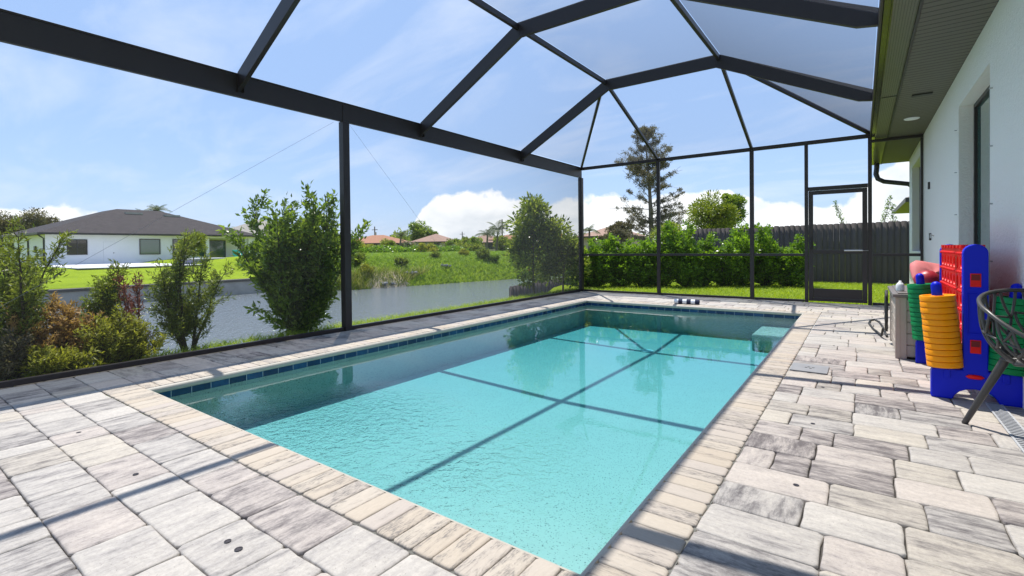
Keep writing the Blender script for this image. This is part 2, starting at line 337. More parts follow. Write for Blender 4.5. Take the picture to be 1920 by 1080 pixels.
    M['blue'] = plain('blue_plastic', (0.0, 0.012, 0.56), 0.42, 0, 0.06, spec=0.25)
    M['red'] = plain('red_plastic', (0.78, 0.002, 0.002), 0.38, 0, 0.06, spec=0.35)
    M['green'] = plain('green_plastic', (0.001, 0.22, 0.06), 0.42, 0, 0.08, spec=0.3)
    M['orange'] = plain('orange_plastic', (1.0, 0.34, 0.0), 0.45, 0, 0.04, spec=0.25)
    M['resin'] = plain('taupe_resin', (0.42, 0.36, 0.30), 0.55, 0, 0.1, 3)
    M['resin_dark'] = plain('grey_resin_lid', (0.17, 0.15, 0.14), 0.5, 0, 0.25, 8)
    M['chair'] = plain('charcoal_plastic', (0.055, 0.052, 0.050), 0.38, 0, 0.1)
    M['rubber'] = plain('black_rubber', (0.02, 0.02, 0.02), 0.6)
    M['pink'] = plain('pink_fabric', (0.62, 0.17, 0.17), 0.7)
    M['redball'] = plain('dark_red_rubber', (0.38, 0.015, 0.03), 0.4)
    M['white'] = plain('white_plastic', (0.75, 0.77, 0.77), 0.4)
    M['lightblue'] = plain('light_blue_vinyl', (0.15, 0.42, 0.72), 0.3)
    M['coral'] = plain('coral_vinyl', (0.72, 0.22, 0.15), 0.3)
    M['navy'] = plain('navy_cloth', (0.012, 0.018, 0.05), 0.9)
    M['cloth'] = plain('white_cloth', (0.72, 0.74, 0.78), 0.9, 0, 0.08, 30, 0.5, 120)
    M['lid'] = plain('grey_lid', (0.22, 0.225, 0.23), 0.6, 0, 0.2, 10)
    M['drain'] = plain('drain_channel', (0.40, 0.41, 0.42), 0.5)
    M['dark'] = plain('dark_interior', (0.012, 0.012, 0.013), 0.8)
    M['spa'] = plain('purple_grey_stone', (0.20, 0.20, 0.28), 0.8, 0, 0.3, 4)
    M['teal'] = plain('teal_plastic', (0.0, 0.33, 0.26), 0.4)
    M['darkmetal'] = plain('dark_paint', (0.03, 0.028, 0.028), 0.5)
    M['pole'] = plain('weathered_pole', (0.12, 0.10, 0.085), 0.9)
    m = newmat('lamp_lens'); b = NB(m); b.out(b.pbr((0.85, 0.86, 0.88), 0.3)); M['lens'] = m
    def glass(name, col, rough=0.03):
        m = newmat(name); b = NB(m); b.out(b.pbr(col, rough, 0, None, 1.0, Coat_Weight=1.0, Coat_Roughness=0.02)); return m
    M['glass'] = glass('green_tinted_glass', (0.06, 0.19, 0.165))
    M['glassdark'] = glass('dark_window_glass', (0.022, 0.022, 0.024), 0.1)
    M['glassteal'] = glass('teal_window_glass', (0.02, 0.075, 0.07), 0.1)
build_mats()

# ------------------------------------------------------------------ object helpers
def tag(o, label=None, cat=None, group=None, kind=None):
    if label: o['label'] = label
    if cat: o['category'] = cat
    if group: o['group'] = group
    if kind: o['kind'] = kind
    return o
def empty(name, loc=(0, 0, 0), rz=0):
    o = bpy.data.objects.new(name, None); COL.objects.link(o); o.location = loc; o.rotation_euler = (0, 0, rz); o.empty_display_size = 0.2
    return o
class MB:
    """collects faces, then builds ONE mesh object"""
    def __init__(s): s.v = []; s.f = []; s.mi = []
    def add(s, vs, fs, mi=0):
        k = len(s.v); s.v += [tuple(map(float, q)) for q in vs]; s.f += [tuple(i+k for i in q) for q in fs]; s.mi += [mi]*len(fs)
    def box(s, x0, x1, y0, y1, z0, z1, mi=0):
        s.add([(x0, y0, z0), (x1, y0, z0), (x1, y1, z0), (x0, y1, z0), (x0, y0, z1), (x1, y0, z1), (x1, y1, z1), (x0, y1, z1)],
              [(0, 3, 2, 1), (4, 5, 6, 7), (0, 1, 5, 4), (1, 2, 6, 5), (2, 3, 7, 6), (3, 0, 4, 7)], mi)
    def bar(s, a, b, w, h, up=(0, 0, 1), mi=0, drop=0.0):
        """rectangular bar from a to b; w across, h along up; drop lowers it by drop*h"""
        a = Vector(a); b = Vector(b); d = (b-a).normalized(); side = d.cross(Vector(up)).normalized(); u = side.cross(d).normalized()
        a = a-u*h*drop; b = b-u*h*drop
        vs = []
        for p in (a, b):
            for sx, su in ((-1, -1), (1, -1), (1, 1), (-1, 1)): vs.append(p+side*sx*w/2+u*su*h/2)
        s.add(vs, [(3, 2, 1, 0), (4, 5, 6, 7), (0, 1, 5, 4), (1, 2, 6, 5), (2, 3, 7, 6), (3, 0, 4, 7)], mi)
    def tube(s, pts, r, n=8, mi=0, cap=True, closed=False):
        pts = [Vector(p) for p in pts]; m = len(pts); rs = r if hasattr(r, '__len__') else [r]*m
        ref = None; vs = []
        for i, p in enumerate(pts):
            if closed: d = (pts[(i+1) % m]-pts[i-1]).normalized()
            else: d = (pts[min(i+1, m-1)]-pts[max(i-1, 0)]).normalized()
            if ref is None: ref = Vector((0, 0, 1)) if abs(d.z) < 0.9 else Vector((1, 0, 0))
            u = (ref-d*ref.dot(d)); u = u.normalized() if u.length > 1e-6 else d.orthogonal().normalized(); ref = u; v = d.cross(u)
            for k in range(n):
                a = 2*math.pi*k/n; vs.append(p+(u*math.cos(a)+v*math.sin(a))*rs[i])
        fs = []
        for i in range(m if closed else m-1):
            j = (i+1) % m
            for k in range(n): fs.append((i*n+k, i*n+(k+1) % n, j*n+(k+1) % n, j*n+k))
        if cap and not closed: fs.append(tuple(range(n-1, -1, -1))); fs.append(tuple((m-1)*n+k for k in range(n)))
        s.add(vs, fs, mi)
    def lathe(s, prof, c=(0, 0, 0), n=24, mi=0):
        vs = []; fs = []
        for r, z in prof:
            for k in range(n): a = 2*math.pi*k/n; vs.append((c[0]+r*math.cos(a), c[1]+r*math.sin(a), c[2]+z))
        for i in range(len(prof)-1):
            for k in range(n): fs.append((i*n+k, i*n+(k+1) % n, (i+1)*n+(k+1) % n, (i+1)*n+k))
        fs.append(tuple(range(n-1, -1, -1))); fs.append(tuple((len(prof)-1)*n+k for k in range(n)))
        s.add(vs, fs, mi)
    def build(s, name, mat, parent=None, smooth=False, bevel=0.0, tint=None):
        me = bpy.data.meshes.new(name); me.from_pydata(s.v, [], s.f)
        for m_ in (mat if isinstance(mat, (list, tuple)) else [mat]): me.materials.append(m_)
        if any(s.mi): me.polygons.foreach_set('material_index', s.mi)
        if smooth: me.polygons.foreach_set('use_smooth', [True]*len(me.polygons))
        me.update()
        o = bpy.data.objects.new(name, me); COL.objects.link(o)
        if parent is not None: o.parent = parent
        if bevel:
            bv = o.modifiers.new('bevel', 'BEVEL'); bv.width = bevel; bv.segments = 2; bv.limit_method = 'ANGLE'; bv.angle_limit = rad(40)
        if smooth and bevel == 0:
            pass
        return o
def fast_mesh(name, V, F4, mat, parent=None, tint=None, smooth=False):
    """V (n,3) float, F4 (m,4) int quads; tint per face float or rgb"""
    me = bpy.data.meshes.new(name); n = len(V); m = len(F4)
    me.vertices.add(n); me.vertices.foreach_set('co', np.ascontiguousarray(V, dtype=np.float32).ravel())
    me.loops.add(m*4); me.loops.foreach_set('vertex_index', np.ascontiguousarray(F4, dtype=np.int32).ravel())
    me.polygons.add(m); me.polygons.foreach_set('loop_start', np.arange(0, m*4, 4, dtype=np.int32)); 
    me.update(calc_edges=True); me.validate()
    if tint is not None:
        t = np.asarray(tint, dtype=np.float32)
        if t.ndim == 1: t = np.stack([t, t, t], 1)
        at = me.attributes.new('tint', 'FLOAT_COLOR', 'CORNER')
        c = np.ones((m, 4, 4), dtype=np.float32); c[:, :, :3] = t[:, None, :]
        at.data.foreach_set('color', c.ravel())
    me.materials.append(mat)
    if smooth: me.polygons.foreach_set('use_smooth', [True]*m)
    o = bpy.data.objects.new(name, me); COL.objects.link(o)
    if parent is not None: o.parent = parent
    return o
def copy_tree(src, loc=None, rz=None, scale=None, label=None):
    r = src.copy(); COL.objects.link(r)
    if loc is not None: r.location = loc
    if rz is not None: r.rotation_euler = (0, 0, rz)
    if scale is not None: r.scale = scale
    if label: r['label'] = label
    for ch in list(src.children):
        c = ch.copy(); COL.objects.link(c); c.parent = r
        for g in list(ch.children):
            d = g.copy(); COL.objects.link(d); d.parent = c
    return r

# ------------------------------------------------------------------ foliage helpers
def unit(a): return a/np.maximum(np.linalg.norm(a, axis=-1, keepdims=True), 1e-9)
def leaves_mesh(name, P, D, length, width, mat, parent, tint=None, jitter=0.5, fold=True):
    """one rhombic leaf per point, pointing along D"""
    n = len(P); D = unit(D); R = unit(np.cross(D, unit(RNG.normal(size=(n, 3)))))
    Nn = np.cross(D, R)
    L = (length*(1+jitter*(RNG.random(n)-0.5)))[:, None]; W = (width*(1+jitter*(RNG.random(n)-0.5)))[:, None]
    sag = Nn*L*0.08
    V = np.stack([P, P+D*L*0.45+R*W*0.5+sag, P+D*L, P+D*L*0.45-R*W*0.5+sag], 1).reshape(-1, 3)
    F = np.arange(4*n).reshape(-1, 4)
    return fast_mesh(name, V, F, mat, parent, RNG.random(n) if tint is None else tint)
def stems_mesh(name, segs, mat, parent, n=5):
    """segs: list of (points array, r0, r1)"""
    b = MB()
    for pts, r0, r1 in segs:
        k = len(pts); b.tube(pts, [r0+(r1-r0)*i/(k-1) for i in range(k)], n, cap=False)
    return b.build(name, mat, parent, smooth=True)
def grow(p, d, length, k, wob, up=0.0):
    pts = [np.array(p, float)]; d = np.array(d, float); d /= np.linalg.norm(d)
    for i in range(k):
        d = d+RNG.normal(size=3)*wob+np.array([0, 0, up]); d /= np.linalg.norm(d); pts.append(pts[-1]+d*length/k)
    return pts
def shrub(name, label, cat, loc, h, w, stems=7, twigs=16, per=34, leaf=(0.07, 0.024), mat='leaf_dark', twigmat='twig', lean=0.35, group=None, tipmat=None, seed=0, upb=0.12, base=0.12, twl=0.30, split=None):
    """upright shrub: stems from the base, side twigs, leaves set along the twigs"""
    global RNG
    RNG = np.random.default_rng(seed+100)
    root = empty(name, loc); tag(root, label, cat, group)
    segs = []; LP = []; LD = []
    for s in range(stems):
        a = RNG.random()*6.283; sp = lean*(0.25+RNG.random())
        d = np.array([math.cos(a)*sp*w/h, math.sin(a)*sp*w/h, 1.0])
        hh = h*(0.62+0.38*RNG.random()) if s else h
        st = grow((math.cos(a)*0.05, math.sin(a)*0.05, 0), d, hh, 9, 0.07, upb*0.4)
        segs.append((st, 0.012+0.006*h, 0.003))
        st = np.array(st)
        for t in range(twigs):
            u = base+(1-base)*(t+RNG.random())/twigs
            x = u*9; i = min(int(x), 8); p = st[i]+(st[i+1]-st[i])*(x-i)
            b = RNG.random()*6.283
            ln = twl*w*(1.15-0.80*u)*(0.6+0.7*RNG.random())+0.05
            tw = grow(p, (math.cos(b), math.sin(b), 0.35+0.9*RNG.random()), ln, 4, 0.16, upb)
            segs.append((tw, 0.004, 0.0015)); tw = np.array(tw)
            m = max(5, int(per*ln/(twl*w)))
            q = RNG.random(m)**0.8*4; ii = np.minimum(q.astype(int), 3)
            pp = tw[ii]+(tw[ii+1]-tw[ii])*(q-ii)[:, None]; dd = unit(tw[ii+1]-tw[ii])
            LP.append(pp); LD.append(dd*0.7+unit(RNG.normal(size=(m, 3)))*0.75)
        m = per; q = (0.45+0.55*RNG.random(m))*9; ii = np.minimum(q.astype(int), 8)
        LP.append(st[ii]+(st[ii+1]-st[ii])*(q-ii)[:, None]); LD.append(unit(st[ii+1]-st[ii])*0.8+unit(RNG.normal(size=(m, 3)))*0.7)
    stems_mesh('stems', segs, M[twigmat], root, 4)
    P = np.concatenate(LP); D = np.concatenate(LD); P = P+RNG.normal(size=P.shape)*leaf[0]*0.35
    clump = 0.5+0.5*np.sin(P[:, 0]*7+seed)*np.sin(P[:, 1]*6.1+seed*2)*np.sin(P[:, 2]*8.3)
    tint = np.clip(0.55*RNG.random(len(P))+0.45*clump*RNG.random(len(P))**0.5, 0, 1)
    if tipmat:
        sel = (P[:, 2] > h*0.78) | (RNG.random(len(P)) < 0.06)
        leaves_mesh('foliage', P[~sel], D[~sel], leaf[0], leaf[1], M[mat], root, tint[~sel])
        leaves_mesh('new_growth', P[sel], D[sel], leaf[0], leaf[1], M[tipmat], root, tint[sel])
    else: leaves_mesh('foliage', P, D, leaf[0], leaf[1], M[mat], root, tint)
    return root
def crown_points(n, c, r, clumps, seed, squash=0.75, shell=0.5):
    g = np.random.default_rng(seed); cs = unit(g.normal(size=(clumps, 3)))*(g.random((clumps, 1))**0.45)*np.array(r)*0.86+np.array(c)
    k = g.integers(0, clumps, n); rr = (0.30+0.30*g.random(clumps))*min(r)
    d = unit(g.normal(size=(n, 3))); q = g.random((n, 1))**shell; rr = rr*(0.55+0.75*g.random(clumps))
    return cs[k]+d*q*rr[k][:, None]*np.array([1, 1, squash]), d, cs, rr
def broad_tree(name, label, loc, h, crown_c, crown_r, n, leaf, mat, seed, clumps=22, group=None, cat='tree', trunk_r=0.12, squash=0.8):
    global RNG
    RNG = np.random.default_rng(seed)
    root = empty(name, loc); tag(root, label, cat, group)
    P, D, cs, rr = crown_points(n, crown_c, crown_r, clumps, seed, squash)
    segs = [(grow((0, 0, 0), (0, 0, 1), crown_c[2], 6, 0.04), trunk_r, trunk_r*0.55)]
    top = segs[0][0][-1]; mid = segs[0][0][3]
    for i, q in enumerate(cs[:min(16, clumps)]):
        a = np.array(mid if i % 3 == 0 else segs[0][0][4+(i % 3) % 3 if i % 3 else 3]); m = (a+q)/2+RNG.normal(size=3)*0.05*h+np.array([0, 0, 0.02*h])
        segs.append(([a, m, q], trunk_r*0.4, trunk_r*0.08))
    stems_mesh('trunk', segs, M['bark'], root, 6)
    D = D+np.array([0, 0, 0.15])
    leaves_mesh('crown', P, D, leaf[0], leaf[1], M[mat], root)
    return root
def palm(name, label, loc, h, fr=2.2, nf=14, mat='leaf_palm', group=None, seed=1, lean=0.05, tr=0.12):
    global RNG
    RNG = np.random.default_rng(seed)
    root = empty(name, loc); tag(root, label, 'palm', group)
    tk = grow((0, 0, 0), (lean, lean*0.5, 1), h, 6, 0.02)
    stems_mesh('trunk', [(tk, tr*1.3, tr*0.8)], M['bark'], root, 7)
    top = np.array(tk[-1]); V = []; T = []
    for i in range(nf):
        a = 6.283*i/nf+RNG.random()*0.4; el = 0.15+1.0*RNG.random()
        d = np.array([math.cos(a)*math.cos(el), math.sin(a)*math.cos(el), math.sin(el)]); p = top.copy(); L = fr*(0.8+0.4*RNG.random()); k = 9
        for j in range(k):
            q = p+d*L/k; side = unit(np.cross(d, [0, 0, 1])); 
            lf = L*0.34*math.sin(math.pi*(0.12+0.86*(j+0.5)/k))
            for sgn in (-1, 1):
                for e in (0, 0.5):
                    b0 = p+(q-p)*e; b1 = b0+(q-p)*0.33
                    tip = b0+side*sgn*lf*0.85+d*lf*0.45+np.array([0, 0, -0.45*lf])
                    V += [b0, b1, tip, tip-(q-p)*0.05]; T.append(RNG.random())
            V += [p-side*0.015, p+side*0.015, q+side*0.012, q-side*0.012]; T.append(0.8)
            p = q; d = unit(d+np.array([0, 0, -0.17]))
    fast_mesh('fronds', np.array(V), np.arange(len(V)).reshape(-1, 4), M[mat], root, np.array(T))
    return root
def blades(name, P, hgt, wid, mat, label=None, cat=None, lean=0.35, seed=5):
    g = np.random.default_rng(seed); n = len(P); a = g.random(n)*6.283; h = hgt*(0.6+0.8*g.random(n))
    side = np.stack([np.cos(a), np.sin(a), np.zeros(n)], 1)*(wid/2)
    ln = np.stack([g.normal(size=n)*lean, g.normal(size=n)*lean, np.ones(n)], 1)*h[:, None]
    ln2 = ln*np.array([1.9, 1.9, 1.0])
    V = np.stack([P-side, P+side, P+ln*0.55+side*0.7, P+ln*0.55-side*0.7, P+ln*0.55-side*0.7, P+ln*0.55+side*0.7, P+ln2*[1, 1, 1]+side*0.1, P+ln2-side*0.1], 1).reshape(-1, 3)
    o = fast_mesh(name, V, np.arange(8*n).reshape(-1, 4), mat, None, np.repeat(g.random(n), 2))
    return tag(o, label, cat, None, 'stuff')

# ================================================================== SETTING
XL, PL, PR, PN, PF, CF = -5.706, -4.673, -0.757, 1.438, 9.152, 10.916
CW = 0.228                                                    # coping width
WATER = -0.105
def height(x, y):
    # far bank line
    if y < 17.0: xb = -30.2; soft = 0
    elif y < 19.0: xb = -30.2+(y-17)*1.9; soft = (y-17)/2
    else: xb = -26.4+min((y-18)*0.22, 10); soft = 1
    nb = -6.1 if y < 10.5 else -6.1-(min(y, 16)-10.5)*0.55
    if x > nb: z = -0.03-0.05*max(0, min(1, (-5.75-x)/0.5))
    elif x > nb-2.4: t = (nb-x)/2.4; z = -0.08-2.0*t*t*(3-2*t)
    elif x > xb: z = -2.1
    else:
        d = xb-x
        zh = -0.62+0.60*min(1, d/15)
        zb = -2.1+ (2.75*(1-math.exp(-d/2.2))) if d < 400 else 0.6
        zb = min(zb, 0.62)-max(0, min(1, (d-8)/30))*0.5
        if soft == 0: z = zh if d > 0.02 else -2.1
        else:
            zl = -0.62+0.60*min(1, d/15)
            z = zl*(1-soft)+zb*soft if d > 0.02 else -2.1
    return z
def build_ground():
    xs = sorted(set([-900, -500, -300, -200, -150, -110, -90, -75, -66, -58, -52, -47, -44]+[round(-42+0.6*i, 3) for i in range(46)]+[-30.21, -30.19]+[-14, -12, -10.5]+[round(-10+0.3*i, 3) for i in range(15)]+[-5.74, -5.0]+[3, 6, 12, 25, 60, 150, 400, 900]))
    ys = sorted(set([-900, -400, -150, -60, -30, -15, -8, -4, 0, 3, 5, 7, 9, 10, 10.5, 10.95, 11.5, 12.5, 13.2, 14, 15, 16, 16.99, 17.01]+[round(17.3+0.5*i, 2) for i in range(66)]+[52, 56, 62, 70, 80, 95, 120, 160, 220, 320, 500, 900]))
    # leave the deck and pool out of the sheet
    g = np.random.default_rng(3)
    V = []; F = []
    for y in ys:
        for x in xs:
            z = height(x, y)
            if x < -30.3 and x > -80 and y > 18.2 and y < 60: z += g.normal()*0.06
            V.append((x, y, z))
    nx = len(xs)
    for j in range(len(ys)-1):
        for i in range(nx-1):
            if xs[i] >= -5.75 and xs[i+1] <= 3.01 and ys[j+1] <= 10.951 and ys[j] >= -4.01: continue
            F.append((j*nx+i, j*nx+i+1, (j+1)*nx+i+1, (j+1)*nx+i))
    o = fast_mesh('ground', np.array(V), np.array(F), M['ground']); tag(o, 'bright green lawn and canal banks around the pool deck', 'ground', kind='structure')
    b = MB(); b.add([(-45, -300, -1.5), (-5.9, -300, -1.5), (-5.9, 400, -1.5), (-45, 400, -1.5)], [(0, 1, 2, 3)])
    # water stays outside the far lots: cut at the bank where the ground rises above it
    o = b.build('canal_water', M['canal']); tag(o, 'grey rippled canal water beyond the screen', 'canal', kind='structure')
build_ground()

def slab_blocks(rects, z, gap, dep, wob, rngseed, brick_dir=None):
    """bevelled blocks with slightly uneven outline: (n) rects x0,x1,y0,y1 -> V,F,tint"""
    g = np.random.default_rng(rngseed); V = []; F = []; T = []
    for (x0, x1, y0, y1, d) in rects:
        t = (g.random(), g.random(), d)
        def loop(ins, zz, jit):
            k = 3; pts = []
            X0, X1, Y0, Y1 = x0+ins, x1-ins, y0+ins, y1-ins
            c = min(0.013, (X1-X0)*0.1)
            for i in range(k): u = i/k; pts.append((X0+c+(X1-X0-2*c)*u, Y0))
            pts.append((X1-c, Y0))
            for i in range(k): u = i/k; pts.append((X1, Y0+c+(Y1-Y0-2*c)*u))
            pts.append((X1, Y1-c))
            for i in range(k): u = i/k; pts.append((X1-c-(X1-X0-2*c)*u, Y1))
            pts.append((X0+c, Y1))
            for i in range(k): u = i/k; pts.append((X0, Y1-c-(Y1-Y0-2*c)*u))
            pts.append((X0, Y0+c))
            return [(px+jit[i][0], py+jit[i][1], zz) for i, (px, py) in enumerate(pts)]
        n = 16; jit = g.normal(size=(n, 2))*wob
        tz = z+g.normal()*0.0008; tilt = g.normal(size=2)*0.004
        L0 = loop(gap, z-dep, jit); L1 = loop(gap, tz-0.005, jit); L2 = loop(gap+0.004, tz-0.0012, jit); L3 = loop(gap+0.012, tz, jit*0.7)
        k = len(V); V += L0+L1+L2+L3
        for r in range(3):
            for i in range(n): F.append((k+r*n+i, k+r*n+(i+1) % n, k+(r+1)*n+(i+1) % n, k+(r+1)*n+i)); T.append(t)
        # top: fan by strips of quads (n=16 convex loop)
        a = k+3*n
        for i in range(n//2-1): F.append((a+i, a+i+1, a+n-2-i, a+n-1-i)); T.append(t)
    return np.array(V), np.array(F), np.array(T)
def build_deck():
    g = random.Random(21); rects = []
    x0a, x1a, y0a, y1a = XL+0.04, 3.0, -4.0, CF
    px0, px1, py0, py1 = PL-CW, PR+CW, PN-CW, PF+CW
    row = 0.2435; ys = []; y = 0.235-row*18
    def fill(xa, xb, ya, yb, shift):
        x = xa
        first = True
        while x < xb-0.02:
            wd = g.choice([0.16, 0.24, 0.24, 0.33, 0.33, 0.33, 0.41])
            if first: wd = g.choice([0.16, 0.24, 0.33, 0.41]); first = False
            if xb-(x+wd) < 0.14: wd = xb-x
            rects.append((x, x+wd, ya, yb, 0 if (x < -1.0 and ya < 1.3) or g.random() < 0.12 else 1)); x += wd
    j = 0
    while y < y1a-0.01:
        a, b_ = max(y, y0a), min(y+row, y1a)
        if b_-a > 0.03:
            # split bands where the pool coping interrupts
            cuts = [a]+[c for c in (py0, py1) if a+0.002 < c < b_-0.002]+[b_]
            for c0, c1 in zip(cuts[:-1], cuts[1:]):
                if c1-c0 < 0.02: 
                    continue
                if c1 <= py0+0.003 or c0 >= py1-0.003: fill(x0a, x1a, c0, c1, j)
                else:
                    fill(x0a, px0, c0, c1, j); fill(px1, x1a, c0, c1, j)
        y += row; j += 1
    V, F, T = slab_blocks(rects, 0.0, 0.0024, 0.04, 0.0020, 5)
    o = fast_mesh('pool_deck', V, F, M['paver'], None, T, smooth=False); tag(o, 'pale grey tumbled concrete pavers around the pool', 'deck', kind='structure')
    # sand bed below the joints
    b = MB()
    zb = -0.014
    for (xa, xb, ya, yb) in ((x0a-0.1, px0, y0a, y1a), (px1, x1a+0.1, y0a, y1a), (px0, px1, y0a, py0), (px0, px1, py1, y1a)):
        b.add([(xa, ya, zb), (xb, ya, zb), (xb, yb, zb), (xa, yb, zb)], [(0, 1, 2, 3)])
    o = b.build('joint_bed', M['joint']); tag(o, 'dark sand in the joints under the pavers', 'joint sand', kind='structure')
build_deck()

def build_pool():
    root = empty('swimming_pool', ((PL+PR)/2, (PN+PF)/2, 0)); ox, oy = (PL+PR)/2, (PN+PF)/2
    tag(root, 'rectangular turquoise swimming pool with cream brick coping and navy waterline tiles', 'swimming pool')
    def place(o): o.location = (-ox, -oy, 0)
    # coping bricks, all four sides, mitred by running the long sides through
    rects = []; bw = 0.102
    g = random.Random(4)
    def run(a, b): 
        n = round((b-a)/bw); return [(a+(b-a)*i/n, a+(b-a)*(i+1)/n) for i in range(n)]
    for (y0, y1) in run(PN, PF):
        rects.append((PL-CW, PL, y0, y1, 0)); rects.append((PR, PR+CW, y0, y1, 0))
    for (x0, x1) in run(PL-CW, PR+CW):
        rects.append((x0, x1, PN-CW, PN, 1)); rects.append((x0, x1, PF, PF+CW, 1))
    V, F, T = slab_blocks(rects, 0.004, 0.0014, 0.012, 0.0006, 9)
    c = fast_mesh('coping', V, F, M['coping'], root, T); place(c)
    # rounded nose under the bricks' water edge
    b = MB(); 
    ins = 0.018; r = 0.028
    def nose(p0, p1, inward):
        pr = []; 
        for k in range(9):
            a = math.pi/2-math.pi*k/8; pr.append((math.cos(a)*r, -r+math.sin(a)*r))
        vs = []
        for p in (p0, p1):
            for (u, z) in pr: vs.append((p[0]+inward[0]*(u), p[1]+inward[1]*(u), z-0.002))
        n = len(pr); b.add(vs, [(i, i+1, n+i+1, n+i) for i in range(n-1)])
    nose((PL, PN), (PL, PF), (1, 0)); nose((PR, PN), (PR, PF), (-1, 0)); nose((PL, PN), (PR, PN), (0, 1)); nose((PL, PF), (PR, PF), (0, -1))
    n_ = b.build('coping_nose', M['nose'], root, smooth=True); place(n_)
    # tile band
    b = MB(); zt, zb = -0.05, -0.114; e = 0.0
    def wallq(x0, y0, x1, y1, za, zb, za2=None, zb2=None):
        b.add([(x0, y0, zb), (x1, y1, zb if zb2 is None else zb2), (x1, y1, za if za2 is None else za2), (x0, y0, za)], [(0, 1, 2, 3)])
    cs = [(PL, PN), (PR, PN), (PR, PF), (PL, PF)]
    for i in range(4): wallq(*cs[i], *cs[(i+1) % 4], zt, zb)
    t = b.build('tile_band', M['tile'], root); place(t)
    # shell
    b = MB(); ND, FD = DEPTH
    def fz(y): return -(ND+(FD-ND)*(y-PN)/(PF-PN))
    wallq(PL, PN, PR, PN, zb, fz(PN)); wallq(PL, PF, PR, PF, zb, fz(PF))
    for x in (PL, PR): wallq(x, PN, x, PF, zb, fz(PN), zb, fz(PF))
    # cove between wall and floor
    nx, ny = 60, 110; V = []
    for j in range(ny+1):
        for i in range(nx+1):
            x = PL+(PR-PL)*i/nx; y = PN+(PF-PN)*j/ny
            q = max(0.0, 1-math.hypot((x-PR)/2.3, (y-PN)/1.7)); q = q*q*(3-2*q)
            V.append((x, y, fz(y)+0.13*q))
    b.add(V, [(j*(nx+1)+i, j*(nx+1)+i+1, (j+1)*(nx+1)+i+1, (j+1)*(nx+1)+i) for j in range(ny) for i in range(nx)])
    s = b.build('shell', M['plaster'], root, smooth=False); place(s)
    # entry steps in the near corner, rounded, and the square seat in the far corner
    def step(rad_, z):
        b = MB(); cx, cy = PR, PN; n = 16; top = [(cx, cy, z)]; 
        for k in range(n+1):
            a = math.pi/2+math.pi/2*k/n; top.append((cx+math.cos(a)*rad_[0], cy+math.sin(a)*rad_[1], z))
        vs = top+[(x, y, fz(y)) for x, y, _ in top]; m = len(top)
        b.add(vs, [(0, k, k+1) for k in range(1, m-1)]+[(k, k+m, k+1+m, k+1) for k in range(1, m-1)])
        o = b.build('step', M['plaster'], root); place(o)
    for r_, z in STEPS: step(r_, z)
    b = MB(); b.box(PR-0.62, PR-0.001, PF-0.95, PF-0.001, fz(PF)-0.01, SEATZ)
    o = b.build('seat_ledge', M['plaster'], root, bevel=0.03); place(o)
    # floor drain covers
    b = MB(); b.lathe([(0.10, 0), (0.10, 0.012), (0.07, 0.02), (0.0, 0.02)], (-2.7, 7.3, fz(7.3)), 20); o = b.build('drain_cover', M['white'], root, smooth=False); place(o)
    # return fitting below the seat and skimmer mouth
    # water body
    b = MB(); zt = WATER; nx, ny = 60, 120
    b.add([(PL+.001, PN+.001, zt), (PR-.001, PN+.001, zt), (PR-.001, PF-.001, zt), (PL+.001, PF-.001, zt),
           (PL+.001, PN+.001, -2.2), (PR-.001, PN+.001, -2.2), (PR-.001, PF-.001, -2.2), (PL+.001, PF-.001, -2.2)],
          [(0, 1, 2, 3), (7, 6, 5, 4), (0, 4, 5, 1), (1, 5, 6, 2), (2, 6, 7, 3), (3, 7, 4, 0)])
    o = b.build('pool_water', [M['water'], M['waterwall']]); 
    o.data.polygons.foreach_set('material_index', [0, 1, 1, 1, 1, 1])
    tag(o, 'clear turquoise pool water, rippled near the returns', 'pool water', kind='structure')
